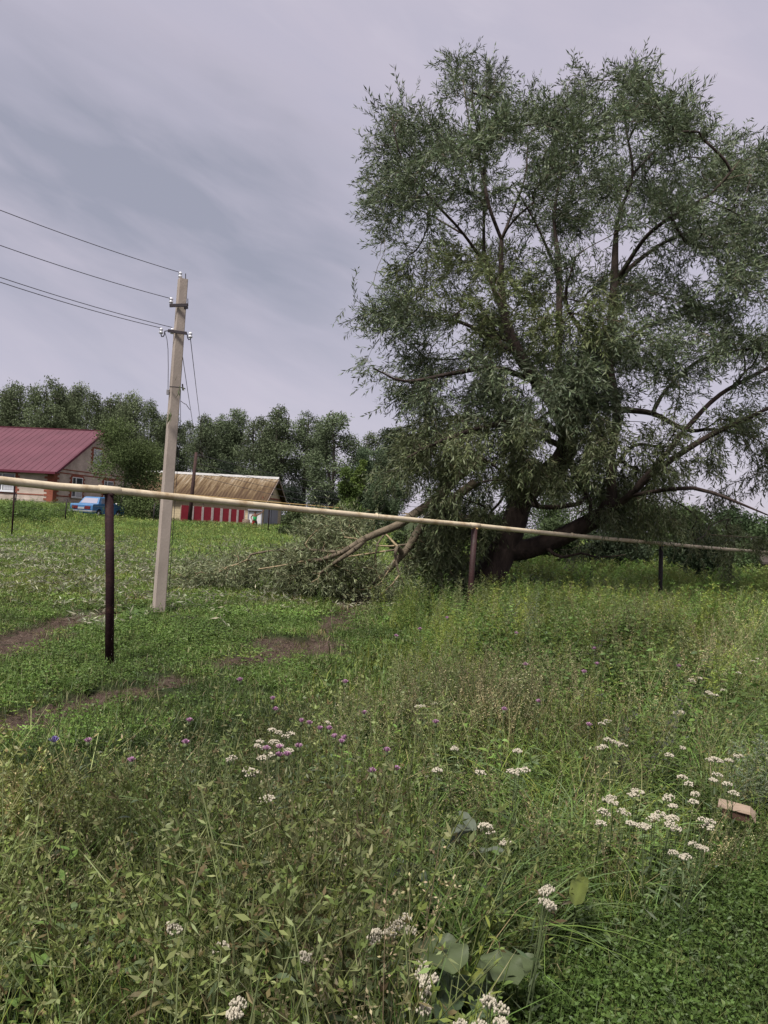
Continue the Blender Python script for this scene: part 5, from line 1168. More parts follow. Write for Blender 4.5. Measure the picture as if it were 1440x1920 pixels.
# -- tall weeds, near and middle
pr_seedy = [sp_seedy(q, 0.60, c, 3) for c in (OL, OL * 0.9, OL * 1.1 + 0.01, PALE * 0.85, OL)] + [cat([sp_wiry(q, .68) , sp_seedy(q, .5, OL, 2)]), sp_wiry(q, .62, GR)]
pr_leafy = [sp_leafy(q, 0.42, c, l, w) for c, l, w in ((GR, .08, .018), (BLUG, .10, .022), (GR * .9, .06, .02), (YG * .8, .07, .014), (BLUG * .9, .12, .034), (GR * 1.15, .10, .03), (YG * .75, .045, .012), (OL * .8, .13, .018), (BRN, .08, .02))]
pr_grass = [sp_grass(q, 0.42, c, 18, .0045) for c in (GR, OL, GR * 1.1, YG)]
pr_arch = [sp_arch(q, 0.46, c) for c in (GR * 1.2, GR * 1.05, BLUG * 1.3)]
pr_worm = [sp_worm(q, 0.62, c) for c in (YG * 0.85, GR * 1.15, PALE * 0.95, YG * .95)]
pr_net = [sp_nettle(q, 0.5), sp_nettle(q, 0.5, GR), sp_nettle(q, 0.45, DGR * 1.1)]
pr_pan = [sp_panicle(q, 0.62, STR * 1.2), sp_panicle(q, 0.6, STR * 1.0), sp_panicle(q, 0.6, STR * 0.7)]
pr_mat = [sp_mat(q, 0.10, DGR * 1.3), sp_mat(q, 0.13, GR * .85), sp_mat(q, 0.08, DGR * 1.05), sp_mat(q, 0.11, GR * 0.9, ls=.018)]
pr_brd = [sp_broad(q, .2, .07, 6, BLUG), sp_broad(q, .16, .05, 7, GR), sp_broad(q, .24, .06, 5, BLUG * .85)]
def weeds(y0, y1, dens, tag_):
    x, y, z, px, py = pts_in(q, y0, y1, dens, h=0.25); zn = zone(px, py, q); dm = dirt(x, y)
    keepw = (zn == 1) & (q.random(len(x)) < 0.15 + 1.55 * fbm(x * 2.6 + 3, y * 2.6 + 8, 2)) & (dm < 0.3) & (np.hypot(x, y) > 1.15)
    clr = np.zeros(len(x))
    for cx_, cy_, rx_, ry_ in ((925, 1835, 130, 65), (860, 1580, 45, 35), (1085, 1690, 32, 45), (772, 1650, 48, 32), (985, 1180, 40, 20), (885, 1155, 30, 24)): clr = np.maximum(clr, gauss(px, py, cx_, cy_, rx_, ry_))
    keepw &= q.random(len(x)) > clr * 1.25
    x, y, z, px, py = sel(keepw, x, y, z, px, py); u = q.random(len(x))
    gA = np.clip(gauss(px, py, 1000, 1530, 150, 70) + gauss(px, py, 870, 1660, 130, 60) + 0.7 * gauss(px, py, 1340, 1380, 120, 60), 0, 1)
    gP = np.clip(gauss(px, py, 930, 1320, 120, 65) * 0.9 + 0.22 * gauss(px, py, 1300, 1230, 170, 60) + 0.35 * gauss(px, py, 520, 1330, 250, 50) + .08, 0, 3)
    gW = np.clip(gauss(px, py, 1080, 1165, 260, 60) + gauss(px, py, 800, 1200, 90, 35) * 0.7 + 0.6 * gauss(px, py, 1330, 1180, 160, 70), 0, 1)
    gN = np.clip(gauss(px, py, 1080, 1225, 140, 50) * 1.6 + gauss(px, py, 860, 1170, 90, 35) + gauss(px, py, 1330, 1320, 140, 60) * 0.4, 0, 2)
    gS = np.clip(0.25 + 0.75 * gauss(px, py, 250, 1700, 560, 330), 0, 1) * (1 - gA * 0.8)
    gL = 0.62 * np.ones_like(px); gG = 0.55 - 0.25 * gauss(px, py, 250, 1700, 500, 300)
    Wt = np.stack([gS * 1.5, gL, gG, gA * 1.7, gW * 2.2, gN * 1.5, gP * 0.8, 0.13 + 0 * px], 1); Wt /= Wt.sum(1, keepdims=True); cum = np.cumsum(Wt, 1); kind = (u[:, None] > cum).sum(1)
    lum = 0.32 + 1.45 * fbm(x * 1.5 + 5, y * 1.1 + 2, 3) + 0.30 * gW - 0.35 * np.clip(gN, 0, 1); hgt = 0.45 + 1.1 * fbm(x * 1.1 + 31, y * 1.1 + 12, 3) + 0.55 * gW  # lum: random tone whose dark patches put shade of gaps and hollows into tint
    # lower along the edge of the tall growth
    edge = np.clip((py - np.interp(px, LINE[:, 0], LINE[:, 1])) / 90, 0.35, 1) * np.where(px > 800, 1.0, 1.0)
    edge = np.where(px > 850, np.maximum(edge, 0.8), edge)
    lowd = np.clip(1 - 0.25 * (inpoly(px, py + 60, LOWP)), 0.4, 1)
    warm = np.stack([1 + 0.25 * gauss(px, py, 30, 1480, 90, 130) + 0.1 * (fbm(x * .7, y * .7) - .5), 1 + 0.12 * gauss(px, py, 30, 1480, 90, 130), np.ones_like(px)], 1)
    for k, (nm, prs) in enumerate((('seedy_weeds', pr_seedy), ('leafy_weeds', pr_leafy), ('meadow_grass', pr_grass), ('long_arching_grass', pr_arch), ('feathery_weeds', pr_worm), ('nettle_growth', pr_net), ('dry_seed_grass', pr_pan), ('broad_leaf_weeds', pr_brd))):
        m_ = kind == k
        if m_.sum() == 0: continue
        hs = (hgt * edge * lowd)[m_]; n = m_.sum(); tint = (lum[:, None] * warm)[m_] * (1 + 0.13 * q.normal(size=(n, 1)))
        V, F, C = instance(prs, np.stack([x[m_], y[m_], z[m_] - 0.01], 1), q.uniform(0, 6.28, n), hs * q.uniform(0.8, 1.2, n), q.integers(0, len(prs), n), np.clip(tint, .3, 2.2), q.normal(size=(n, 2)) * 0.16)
        o = npmesh(nm, V, F, C, FOL); tag(o, kind='stuff'); print(nm, tag_, n, len(F))
weeds(0.7, 4.2, 150, 'near'); weeds(4.2, 8.5, 100, 'mid'); weeds(8.5, 17, 42, 'far')
# filler under the tall weeds
x, y, z, px, py = pts_in(q, 0.6, 7, 70); zn = zone(px, py, q); m_ = (zn == 1) & (dirt(x, y) < 0.4); emit('undergrowth', pr_mat + pr_grass[:1], *sel(m_, x, y, z), q, (0.7, 1.3), tintf=0.4)  # near filler tinted dark: shade in the gaps between weeds put into its colour
x, y, z, px, py = pts_in(q, 7, 18, 30); zn = zone(px, py, q); m_ = (zn == 1) & (dirt(x, y) < 0.4); low = [sp_low(q, 0.20, c) for c in (GR, OL, GR * 1.1, YG * .9)]; emit('undergrowth', low, *sel(m_, x, y, z), q, (0.8, 1.5), tintf=0.85)
# -- the low mat bottom right
x, y, z, px, py = pts_in(q, 1.0, 6, 330); zn = zone(px, py, q); m_ = (zn == 2) & (np.hypot(x, y) > 0.9)
tt_ = (0.40 + 1.15 * fbm(x * 2.4, y * 2.4))[m_][:, None]; emit('clover_mat', pr_mat, *sel(m_, x, y, z), q, (0.6, 1.15), tintf=tt_)
x, y, z, px, py = pts_in(q, 1.0, 6, 100); zn = zone(px, py, q); m_ = (zn == 2) & (np.hypot(x, y) > 0.9); emit('meadow_grass', [sp_grass(q, .22, GR, 10, .0035), sp_grass(q, .2, PALE * .8, 8, .003), sp_leafy(q, .2, BLUG, .05, .014, 9, 2), sp_seedy(q, .22, OL, 2, .6)] + [sp_leafy(q, .16, GR, .035, .012, 8, 2)], *sel(m_, x, y, z), q, (0.6, 1.1), tintf=0.9)
# -- short turf
turf_p = [sp_grass(q, 0.10, c, 40, 0.005, 2, 0.085, (0.0, 0.4)) for c in (GR * 1.05, GR * .9, OL * .95)] + [sp_mat(q, 0.06, GR * 1.1, 30, .09, .022), sp_mat(q, 0.05, GR * .9, 30, .09, .020)]
def turf(y0, y1, dens, sc, h):
    x, y, z, px, py = pts_in(q, y0, y1, dens, h=0.03); zn = zone(px, py, q); dm = dirt(x, y); pat = fbm(x * 0.8, y * 0.8, 4)
    m_ = ((zn == 0) | (zn == 3)) & (q.random(len(x)) > dm * 1.5)
    x, y, z, px, py, pat, dm, zn = sel(m_, x, y, z, px, py, pat, dm, zn)
    base = np.stack([1 + 0.9 * np.clip(dm, 0, 1), 1 + 0.3 * np.clip(dm, 0, 1), 1 + 0.4 * dm], 1)
    tint = (0.62 + 1.15 * (pat - 0.18))[:, None] * base
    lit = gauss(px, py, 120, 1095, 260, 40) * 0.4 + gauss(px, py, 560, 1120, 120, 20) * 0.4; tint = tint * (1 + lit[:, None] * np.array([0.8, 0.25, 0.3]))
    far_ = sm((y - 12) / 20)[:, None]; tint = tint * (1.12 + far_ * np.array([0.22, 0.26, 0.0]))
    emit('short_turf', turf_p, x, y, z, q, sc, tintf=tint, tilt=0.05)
turf(4.5, 13, 62, (0.8, 1.5), 0); turf(13, 24, 26, (1.3, 2.3), 0)
lowp = [sp_low(q, 0.16, c, 16) for c in (GR * 1.15, GR, OL, YG * .9)]
def lowfar(y0, y1, dens, sc, cond=None, name='meadow_grass', protos=lowp, tf=1.3):
    x, y, z, px, py = pts_in(q, y0, y1, dens); m_ = np.ones(len(x), bool) if cond is None else cond(x, y, px, py); pat = (0.8 + 0.5 * (fbm(x * 0.4, y * 0.4)))[m_][:, None]
    emit(name, protos, *sel(m_, x, y, z), q, sc, tintf=pat * tf, tilt=0.05)
lowfar(24, 46, 7, (0.9, 1.9)); lowfar(46, 75, 3, (1.5, 3.0))
# taller pale grass and weeds to the right under and beyond the willow
lowfar(17, 40, 9, (2.2, 4.2), lambda x, y, px, py: (px > 870 + 60 * (fbm(x, y) - .5)) & (zone(px, py, q) != 1) | ((px > 940) & (py < 1130)), 'tall_pale_grass', [sp_grass(q, .2, PALE * 1.0, 34, .0035, 3, .10), sp_grass(q, .2, GR * 1.1, 34, .0035, 3, .10), sp_worm(q, .2, GR * 1.2, 5, 9), sp_worm(q, .2, OL, 5, 9)])
# leafy patches in the turf: goosefoot and burdock seedlings round the pole and left post
def patch(cx, cy, rx, ry, dens, protos, name, sc, tf=1.0, Y0=7, Y1=19):
    x, y, z, px, py = pts_in(q, Y0, Y1, dens); m_ = (q.random(len(x)) < gauss(px, py, cx, cy, rx, ry) * 1.3) & (dirt(x, y) < 0.3); emit(name, protos, *sel(m_, x, y, z), q, sc, tintf=tf, tilt=0.1)
rag = [sp_nettle(q, .2, GR * 1.05, 3, 6, .06), sp_nettle(q, .16, GR * 1.2, 4, 5, .05), sp_broad(q, .14, .06, 7, GR)]
patch(330, 1165, 170, 45, 40, rag, 'leafy_weeds', (0.7, 1.3)); patch(90, 1260, 150, 45, 30, rag, 'leafy_weeds', (0.6, 1.1), Y0=5.5, Y1=12); patch(270, 1150, 30, 18, 60, [sp_broad(q, .3, .13, 7, DGR * 1.2)], 'broad_leaf_weeds', (0.8, 1.2), .9)
patch(40, 968, 75, 10, 9, [sp_low(q, .3, GR * 1.1, 20), sp_nettle(q, .6, GR, 5, 8, .14)], 'tall_weeds', (0.8, 1.4), 1.0, 36, 52); patch(290, 988, 70, 5, 9, [sp_low(q, .3, GR, 20)], 'tall_weeds', (0.7, 1.2), 1.0, 44, 56)
patch(420, 988, 80, 6, 8, [sp_low(q, .3, GR, 20), sp_low(q, .3, BRN * 1.5, 20)], 'tall_weeds', (0.9, 1.8), 1.0, 50, 57)
patch(1080, 1175, 260, 38, 16, [sp_worm(q, .75, YG * .9, 4, 20), sp_worm(q, .7, GR * 1.1, 4, 18), sp_worm(q, .8, PALE, 3, 20)], 'feathery_weeds', (0.7, 1.25), 1.05, 8, 17)
patch(1330, 1200, 170, 60, 14, [sp_panicle(q, .75, STR * .8, 8), sp_seedy(q, .8, BRN * 1.2, 4), sp_worm(q, .7, PALE * .9, 3, 18)], 'dry_seed_grass', (0.7, 1.2), 1.0, 7, 15)
patch(990, 1130, 110, 18, 18, [sp_nettle(q, .6, DGR * 1.2, 4, 8, .10)], 'nettle_growth', (0.8, 1.3), .8, 10, 19)
patch(860, 1150, 60, 20, 18, [sp_nettle(q, .4, DGR * 1.2, 4, 8, .08)], 'nettle_growth', (0.8, 1.3), .8, 10, 19)
patch(1000, 1500, 150, 60, 22, [sp_arch(q, .62, GR * 1.35), sp_arch(q, .55, YG)], 'long_arching_grass', (0.8, 1.15), 1.05, 2, 6)
patch(860, 1690, 70, 60, 20, [sp_arch(q, .45, BLUG * 1.5)], 'long_arching_grass', (0.7, 1.1), 1.05, 1.3, 4)
x, y, z, px, py = pts_in(q, 5, 16, 60); m_ = (dirt(x, y) > .35) & (q.random(len(x)) < .5); emit('dead_grass_scraps', [sp_grass(q, .05, STR * .5, 8, .005, 2, .05, (.6, 1.0)), sp_grass(q, .06, GR, 8, .004, 2, .05), sp_mat(q, .03, BRN, 10, .08, .016)], *sel(m_, x, y, z), q, (.6, 1.4), tintf=.9)
# storm litter: shed willow sprigs strewn over the turf
lit_p = [sprig(q, 9, .28, .10, .020, (0.25, 0.25, 0.165), spread=.55) for _ in range(5)]
x, y, z, px, py = pts_in(q, 10, 34, 20)
w_ = np.clip(gauss(px, py, 90, 1045, 150, 32) * 1.0 + gauss(px, py, 300, 1075, 160, 28) * 1.1 + gauss(px, py, 330, 1110, 130, 30) * 1.0 + gauss(px, py, 170, 1180, 40, 16) * .9 + gauss(px, py, 90, 1110, 160, 26) * .45 + gauss(px, py, 590, 1130, 120, 18) * .7 + gauss(px, py, 690, 1125, 90, 14) + .02, 0, 1)
m_ = q.random(len(x)) < w_ * (1.35 * (fbm(x * 1.5, y * 1.5) > 0.42) + .15); x, y, z = sel(m_, x, y, z); n = len(x)
dr = np.stack([q.normal(size=n), q.normal(size=n), q.normal(size=n) * .12 + .05], 1)
V, F, C = instance_rot(lit_p, np.stack([x, y, z + q.uniform(.04, .16, n)], 1), basis(dr, q), q.uniform(.8, 1.5, n), q.integers(0, 5, n), np.ones((n, 3)) * q.uniform(.6, 1.25, (n, 1)))
tag(npmesh('shed_willow_leaves', V, F, C, FOL), kind='stuff'); print('litter', n)
# ------------------------------------------------------------------ flowers, each plant a thing
fl = np.random.default_rng(9)
def flower_pos(px, py, h):
    z = h
    for _ in range(3):
        p = Pz(px, py, z); z = gz(p[0], p[1]) + h
    return p
def yarrow(heads, label, h=0.5, size=1.0, group='white yarrow plants in the weeds'):
    P0 = flower_pos(*heads[0], h); g0 = np.array([P0[0] + fl.normal() * .02, P0[1] + .04, 0]); g0[2] = gz(g0[0], g0[1])
    o = empty('yarrow_plant', g0, 0, label, 'flower', group)
    # leaves
    ps = [dleaf((0, 0, t * h * .7), (math.cos(t * 20), math.sin(t * 20), .5), .07, .012, jit(fl, (.09, .12, .06), .2), fl) for t in np.linspace(.1, 1, 9)]
    for i, (px, py) in enumerate(heads):
        c = flower_pos(px, py, h + fl.uniform(-.03, .03)) - g0; c[1] = c[1]; R0 = .024 * size * fl.uniform(.8, 1.15)
        st = MB(); b0 = Vector((0, 0, h * .35 if i else 0)); mid = b0.lerp(Vector(c), .6) + Vector((0, 0, -.02)); st.tube([b0, mid, Vector(c) - Vector((0, 0, .02))], [.0028, .0022, .0016], 5)
        hd = MB(); nb = int(fl.integers(30, 44))
        for k in range(nb):
            a = fl.uniform(0, 6.28); q_ = math.sqrt(fl.random()); cx, cy = R0 * q_ * math.cos(a), R0 * q_ * math.sin(a); cz = -.010 * q_ * q_ + fl.normal() * .0025; rr = fl.uniform(.0026, .0046) * size; C_ = Vector(c) + Vector((cx, cy, cz))
            n6 = 6; top = [C_ + Vector((rr * math.cos(j * 6.2832 / n6 + a), rr * math.sin(j * 6.2832 / n6 + a), fl.normal() * .001)) for j in range(n6)]; lo = [C_ + (v - C_) * .45 - Vector((0, 0, .005)) for v in top]; tp = [C_ + (v - C_) * .5 + Vector((0, 0, .0028)) for v in top]
            hd.loft([lo, top, tp])
            if k % 3 == 0: st.tube([Vector(c) - Vector((0, 0, .022)), C_ - Vector((0, 0, .004))], .0009, 3)
        st.build('stem', STEMG, o); hd.build('flower_head', PETAL, o)
    V, F, C = cat(ps); npmesh('leaves', V, F, C, FOL, o); return o
Y = [([(510, 1366), (523, 1371)], 'topmost white yarrow of the cluster beside the purple thistles'), ([(545, 1373), (535, 1378)], 'white yarrow at the right end of the thistle-side cluster'), ([(488, 1388), (482, 1396), (497, 1400)], 'broad white yarrow on the left side of the thistle-side cluster'), ([(514, 1388), (525, 1395)], 'white yarrow in the middle of the thistle-side cluster'),
 ([(437, 1418), (431, 1421)], 'lone white yarrow just left of the thistle-side cluster'), ([(493, 1418), (505, 1412)], 'small white yarrow below the middle of the thistle-side cluster'), ([(466, 1441), (475, 1444), (470, 1450)], 'lowest white yarrow of the thistle-side cluster'), ([(541, 1404)], 'flat cream yarrow head right below the thistle-side cluster'), ([(498, 1495), (505, 1492)], 'single white yarrow below the thistle-side cluster, among green leaves'),
 ([(613, 1353)], 'tiny white yarrow head above the purple thistle row'), ([(785, 1323), (792, 1322)], 'white yarrow left of the straw coloured dry grass'), ([(815, 1317)], 'small white yarrow nearest the dry grass on its left'), ([(852, 1401)], 'white yarrow below the dry grass on its left side'), ([(970, 1405)], 'small white yarrow below the dry grass on its right side'), ([(965, 1272)], 'flat white yarrow head just above the dry grass'),
 ([(958, 1443), (966, 1446), (975, 1442), (985, 1440)], 'white yarrow group above the long arching grass'), ([(820, 1441)], 'cream yarrow left of the long arching grass'), ([(900, 1445)], 'small cream yarrow at the left foot of the dry grass'),
 ([(945, 1577), (950, 1574)], 'white yarrow alone among dark stems left of the arching grass'), ([(915, 1552), (910, 1545)], 'cream yarrow among grey stems left of the arching grass'),
 ([(1138, 1497), (1146, 1492), (1150, 1502)], 'upper left white yarrow of the big right patch'), ([(1130, 1517), (1127, 1540), (1134, 1523)], 'leftmost white yarrow of the big right patch'), ([(1168, 1519), (1174, 1522)], 'white yarrow second from the left in the big right patch'), ([(1192, 1480), (1200, 1482), (1187, 1487)], 'topmost white yarrow of the big right patch'),
 ([(1182, 1540), (1190, 1543)], 'white yarrow at the lower left of the big right patch'), ([(1210, 1545), (1205, 1548)], 'white yarrow at the bottom centre of the big right patch'), ([(1229, 1527), (1236, 1522), (1224, 1533)], 'white yarrow in the centre of the big right patch'), ([(1254, 1532), (1262, 1530), (1258, 1542)], 'dense white yarrow right of centre in the big right patch'), ([(1262, 1508), (1256, 1491), (1250, 1496)], 'white yarrow behind the centre of the big right patch'),
 ([(1268, 1551)], 'single white yarrow head below the big right patch'), ([(1300, 1500), (1305, 1486)], 'white yarrow between the big right patch and the brown box'), ([(1320, 1534), (1332, 1538), (1327, 1546)], 'white yarrow on the right of the big patch, below the brown box'), ([(1300, 1580), (1311, 1585), (1321, 1588)], 'large white yarrow below the big right patch'), ([(1288, 1602), (1280, 1604)], 'white yarrow lowest on the right, under the large one'), ([(1262, 1595)], 'small white yarrow just left of the lowest one on the right'),
 ([(1340, 1420), (1348, 1424), (1330, 1422)], 'white yarrow above the brown box, left one'), ([(1367, 1424), (1385, 1415)], 'white yarrow above the brown box, right one'), ([(1364, 1467), (1376, 1484)], 'white yarrow close behind the brown box'), ([(1292, 1467), (1280, 1455)], 'white yarrow well above the big right patch'), ([(1345, 1450), (1338, 1460)], 'pale yarrow between the box and the two above it'),
 ([(1268, 1335), (1276, 1333)], 'bright white yarrow beyond the grey thistle stalks'), ([(1334, 1300), (1342, 1302), (1328, 1296)], 'white yarrow in the far right group, lower left'), ([(1355, 1292)], 'white yarrow in the far right group, lower right'), ([(1312, 1270), (1300, 1277), (1297, 1273)], 'white yarrow in the far right group, upper left'), ([(1385, 1260)], 'white yarrow in the far right group, upper right'), ([(1420, 1234), (1412, 1238)], 'farthest white yarrow near the right frame edge'),
 ([(1150, 1388), (1160, 1392), (1140, 1384), (1168, 1395)], 'loose white yarrow left of the grey thistle stalks, upper'), ([(1132, 1397), (1125, 1400)], 'loose white yarrow left of the grey thistle stalks, lower'), ([(1255, 1413)], 'white yarrow right of the grey thistle stalks'), ([(1280, 1400)], 'small white yarrow farther right of the grey thistle stalks'), ([(1128, 1355), (1140, 1350)], 'pale yarrow above the grey thistle stalks'),
 ([(1025, 1664), (1020, 1668), (1030, 1662)], 'white yarrow beside the upright yellow green dock leaf, upper'), ([(1019, 1686), (1029, 1690), (1034, 1697)], 'white yarrow beside the upright yellow green dock leaf, lower'),
 ([(742, 1732), (733, 1742), (750, 1727), (728, 1747)], 'large white yarrow above the big burdock leaf'), ([(770, 1740), (759, 1716)], 'white yarrow right of the large one above the burdock leaf'), ([(706, 1742), (700, 1755)], 'white yarrow left of the large one above the burdock leaf'),
 ([(790, 1820), (803, 1831), (811, 1829), (796, 1838)], 'cluster of white yarrow left of the burdock leaves'), ([(797, 1858), (790, 1803)], 'white yarrow just under the cluster left of the burdock'), ([(794, 1885)], 'single white yarrow lowest left of the burdock'),
 ([(915, 1870), (920, 1876), (942, 1886)], 'bright white yarrow in front of the burdock leaves'), ([(938, 1912), (945, 1915)], 'white yarrow at the bottom edge, right of the others'), ([(863, 1917), (900, 1918)], 'white yarrow at the bottom edge, left of the others'),
 ([(320, 1732), (328, 1737)], 'white yarrow among the seed stems, bottom left half'), ([(409, 1774), (417, 1770)], 'white yarrow right of the one among the seed stems'), ([(447, 1875)], 'white yarrow near the bottom left, upper of two'), ([(437, 1893), (443, 1895)], 'white yarrow near the bottom left, lower of two'), ([(571, 1788)], 'small white yarrow between the bottom pair and the burdock')]
for i, (hd, lb) in enumerate(Y):
    y_ = hd[0][1]; yarrow(hd, lb, h=0.5 if y_ < 1350 else (0.46 if hd[0][0] > 1100 else 0.58), size=1.1 if y_ < 1560 else 0.8)
def thistle(px, py, label, m_=PINK, h=0.64, s=1.0):
    c = flower_pos(px, py, h); g0 = np.array([c[0] + fl.normal() * .04, c[1] + fl.normal() * .03, 0]); g0[2] = gz(g0[0], g0[1]); o = empty('thistle_plant', g0, 0, label, 'flower', 'purple thistle plants in the weeds'); c = Vector(c - g0); d = 0.016 * s
    MB().tube([(0, 0, 0), c * .5 + Vector((.01, 0, 0)), c - Vector((0, 0, .02))], [.003, .0024, .0018], 5).build('stem', STEMG, o)
    MB().tube([c - Vector((0, 0, .028)), c - Vector((0, 0, .016)), c - Vector((0, 0, .002))], [.004, .0105 * s, .008 * s], 9).build('bud', STEMG, o, True)
    pt = MB()
    for k in range(46):
        a = fl.uniform(0, 6.28); q_ = fl.random() ** .5; e_ = c + Vector((math.cos(a) * q_ * d * 1.25, math.sin(a) * q_ * d * 1.25, d * (1.15 - .75 * q_ * q_))); b0 = c + Vector((math.cos(a) * q_ * d * .35, math.sin(a) * q_ * d * .35, -.004)); w = Vector((-math.sin(a), math.cos(a), 0)) * .0022
        pt.add([b0 - w * .5, b0 + w * .5, e_ + w, e_ - w], [(0, 1, 2, 3)])
    pt.build('flower_head', m_, o)
    ps = [leaf((0, 0, t * h * .8), (math.cos(t * 30), math.sin(t * 30), .4), .06, .014, jit(fl, (.09, .12, .07), .2), .4, segs=3, r=fl) for t in np.linspace(.1, 1, 8)]
    V, F, C = cat(ps); npmesh('leaves', V, F, C, FOL, o)
T = [(450, 1276, 'pair-topped pale pink thistle nearest the dirt rut'), (511, 1311, 'pink thistle standing above the white yarrow cluster'), (516, 1331, 'faded pink thistle just under the one above the yarrow cluster'), (565, 1353, 'first thistle at the left of the purple row right of the yarrow cluster'), (580, 1357, 'second thistle from the left of the purple row'), (600, 1367, 'third thistle of the purple row, deep pink'), (617, 1367, 'fourth thistle of the purple row'),
 (627, 1382, 'fifth thistle of the purple row, wide open'), (640, 1392, 'lower thistle of the close pair ending the purple row'), (646, 1385, 'upper thistle of the close pair ending the purple row'), (500, 1405, 'purple thistle in front of the white yarrow cluster'), (524, 1402, 'half hidden pink thistle right under the yarrow cluster'), (523, 1417, 'left one of two thistles below the yarrow cluster'), (538, 1416, 'right one of two thistles below the yarrow cluster'), (560, 1400, 'faded pink thistle between the yarrow cluster and the purple row'),
 (683, 1338, 'pale lilac thistle right of and above the purple row'), (697, 1447, 'left thistle of the two low ones in the middle of the meadow'), (743, 1443, 'right thistle of the two low ones in the middle of the meadow'), (725, 1408, 'faded thistle above the two low ones mid meadow'), (817, 1355, 'bright pink thistle left of the dry straw grass'), (787, 1180, 'pink thistle before the dark nettles by the fallen leaves'), (743, 1193, 'pink thistle farthest left by the fallen leaves'), (838, 1159, 'reddish thistle standing high before the trunk'), (945, 1331, 'pink thistle in the dry straw grass'),
 (985, 1247, 'pink thistle just above the dry straw grass'), (1010, 1316, 'pale thistle at the right edge of the dry straw grass'), (1114, 1217, 'pale pink thistle over the dark hollow right of centre'), (1119, 1246, 'faded thistle left below the pale one over the dark hollow'), (1095, 1261, 'deep pink thistle in the dark hollow right of centre'), (1104, 1360, 'pink thistle left of the grey thistle stalks'), (1273, 1250, 'pink thistle alone at the right of the meadow'), (968, 1188, 'faint pink thistle in the feathery weeds'), (647, 1280, 'small pink thistle above the purple row near the rut'),
 (246, 1427, 'pink thistle alone in the left meadow'), (355, 1352, 'pale pink thistle at the left meadow edge'), (348, 1393, 'faded thistle between the two left meadow thistles'), (165, 1390, 'whitish thistle near the violet flower')]
for px, py, lb in T: thistle(px, py, lb, s=1.1 if py > 1300 else 1.35)
thistle(101, 1390, 'blue violet flower at the left of the meadow', VIOLET, .6, 1.5)

# ------------------------------------------------------------------ single bigger plants
BUR = (0.078, 0.10, 0.046)
def bigleaf(name, lst, label, catg='plant', wavy=.02):
    "lst: (px, py of the tip, px, py of the base, width m, height of leaf)"
    c = flower_pos(lst[0][2], lst[0][3], .05); g0 = np.array([c[0], c[1], gz(c[0], c[1])]); o = empty(name, g0, 0, label, catg)
    for (tx, ty, bx_, by_, w, hz, col) in lst:
        A0 = flower_pos(bx_, by_, hz * .75 + .05) - g0; B_ = flower_pos(tx, ty, hz * .8 + .08) - g0; st_ = MB().tube([(0, 0, 0), tuple(A0 * .6), tuple(A0)], [.006, .005, .004], 6).build('leaf_stalk', STEMG, o); d = B_ - A0; L_ = np.linalg.norm(d); n, m2 = 9, 5; side = unit(np.cross(d, [0, 0, 1])); nrm = np.cross(side, unit(d)); V = []
        for i in range(n):
            t = i / (n - 1); wd_ = w * (math.sin(math.pi * (t * .90 + .06)) ** .55) * (1.15 - .45 * t)
            for j in range(m2):
                s = (j / (m2 - 1) - .5); V.append(A0 + d * t + side * s * wd_ + nrm * (wavy * math.sin(i * 1.9 + j * 2.3) * abs(s) * 2 + .16 * w * abs(s) * 2 - .25 * L_ * t * t + .12 * L_ * t))
        F = [[i * m2 + j, i * m2 + j + 1, (i + 1) * m2 + j + 1, (i + 1) * m2 + j] for i in range(n - 1) for j in range(m2 - 1)]
        C = np.array([np.asarray(col) * (1.25 if k % m2 == 2 else 1) for k in range(len(V))]); l_ = npmesh('leaf', np.array(V), np.array(F), C, FOL, o); l_.data.polygons.foreach_set('use_smooth', [True] * len(F))
        sb = l_.modifiers.new('sub', 'SUBSURF'); sb.levels = 1; sb.render_levels = 1
    return o
bigleaf('burdock_plant', [(900, 1790, 970, 1850, .17, .24, BUR), (1015, 1800, 900, 1838, .17, .20, BUR), (795, 1755, 850, 1830, .20, .30, BUR), (830, 1905, 850, 1835, .15, .10, (.07, .10, .055)), (905, 1900, 880, 1855, .13, .08, (.075, .105, .06))], 'burdock with big dull grey green leaves in the bottom centre')
bigleaf('dock_leaf_plant', [(1095, 1630, 1078, 1700, .075, .34, (.12, .145, .035))], 'single upright yellow green dock leaf beside white yarrow')
bigleaf('sow_thistle_plant', [(832, 1562, 884, 1552, .055, .42, (.14, .16, .12)), (880, 1590, 960, 1600, .05, .34, (.13, .15, .11)), (862, 1515, 888, 1560, .06, .5, (.12, .14, .10)), (840, 1575, 884, 1556, .045, .38, (.12, .14, .10))], 'plant with smooth pale grey green leaves left of the arching grass', wavy=.008)
bigleaf('comfrey_plant', [(740, 1610, 780, 1625, .05, .38, (.13, .15, .11)), (728, 1640, 782, 1622, .045, .33, (.11, .13, .09)), (800, 1655, 780, 1625, .045, .34, (.10, .13, .08))], 'plant with narrow grey green leaves among dark stems, centre of the meadow', wavy=.008)
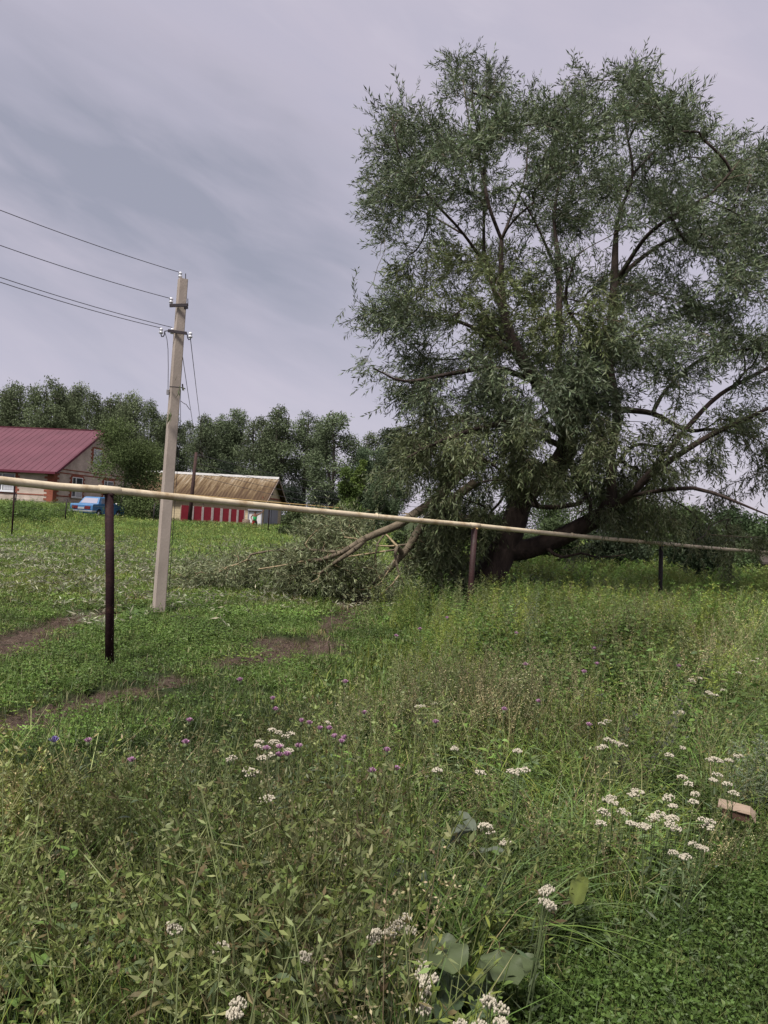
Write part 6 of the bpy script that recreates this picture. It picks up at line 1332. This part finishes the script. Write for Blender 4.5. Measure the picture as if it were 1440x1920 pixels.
for (px, py, lb, n_, h_) in ((985, 1150, 'tall pale feathery wormwood left of the dark hollow, tips nodding, before the trunk', 9, .85), (955, 1155, 'shorter pale feathery wormwood touching the tall one before the trunk', 7, .7), (1400, 1440, 'silvery wormwood bush behind the brown box', 9, .5)):
    c = flower_pos(px, py, h_ * .6); g0 = np.array([c[0], c[1], gz(c[0], c[1])]); o = empty('wormwood_plant', g0, 0, lb, 'plant', 'wormwood plants')
    V, F, C = cat([sp_worm(fl, h_, np.array([.17, .20, .13]), 1, 26) for _ in range(n_)]); npmesh('stems', V, F, C, FOL, o)
# grey dried thistle stalks
for (px, py, lb) in ((1180, 1400, 'left bush of grey dried thistle stalks'), (1215, 1385, 'right bush of grey dried thistle stalks'), (1110, 1240, 'forked bare grey stalk over the dark hollow')):
    c = flower_pos(px, py, .4); g0 = np.array([c[0], c[1], gz(c[0], c[1])]); o = empty('dried_thistle', g0, 0, lb, 'plant', 'dried thistle stalks')
    V, F, C = cat([sp_seedy(fl, .78, np.array([.085, .085, .068]), 5, 1.4)]); npmesh('stalks', V, F, C, FOL, o)

# ------------------------------------------------------------------ cardboard box in the weeds
CARD = mat('weathered_cardboard', (0.27, 0.20, 0.15), 0.9, noise=0.15, nscale=12, stain=(0.18, 0.12, 0.085), stainscale=6); CARDI = mat('cardboard_inside', (0.085, 0.045, 0.032), 0.9)
c = flower_pos(1380, 1515, .22); bx_ = empty('cardboard_box', (c[0], c[1], c[2] - .05), R(-22), 'crushed brown cardboard box lying in the weeds near the right edge', 'box')
mb = MB(); mb.loft([[(-.07, -.055, .0), (.07, -.05, -.005), (.075, .05, .0), (-.065, .055, .005)], [(-.075, -.06, .05), (.07, -.055, .042), (.075, .05, .05), (-.07, .055, .055)]]); mb.build('carton', CARDI, bx_)
mb = MB(); mb.loft([[(-.10, -.065, .058), (.072, -.068, .045), (.08, .055, .054), (-.09, .06, .07)], [(-.10, -.065, .0605), (.072, -.068, .0475), (.08, .055, .0565), (-.09, .06, .0725)]]); mb.build('lid_flap', CARD, bx_)
mb = MB(); mb.loft([[(.074, -.062, .044), (.082, .05, .052), (.11, .055, .02), (.10, -.055, .0)], [(.076, -.062, .0465), (.084, .05, .0545), (.112, .055, .0225), (.102, -.055, .0025)]]); mb.build('side_flap', CARD, bx_)
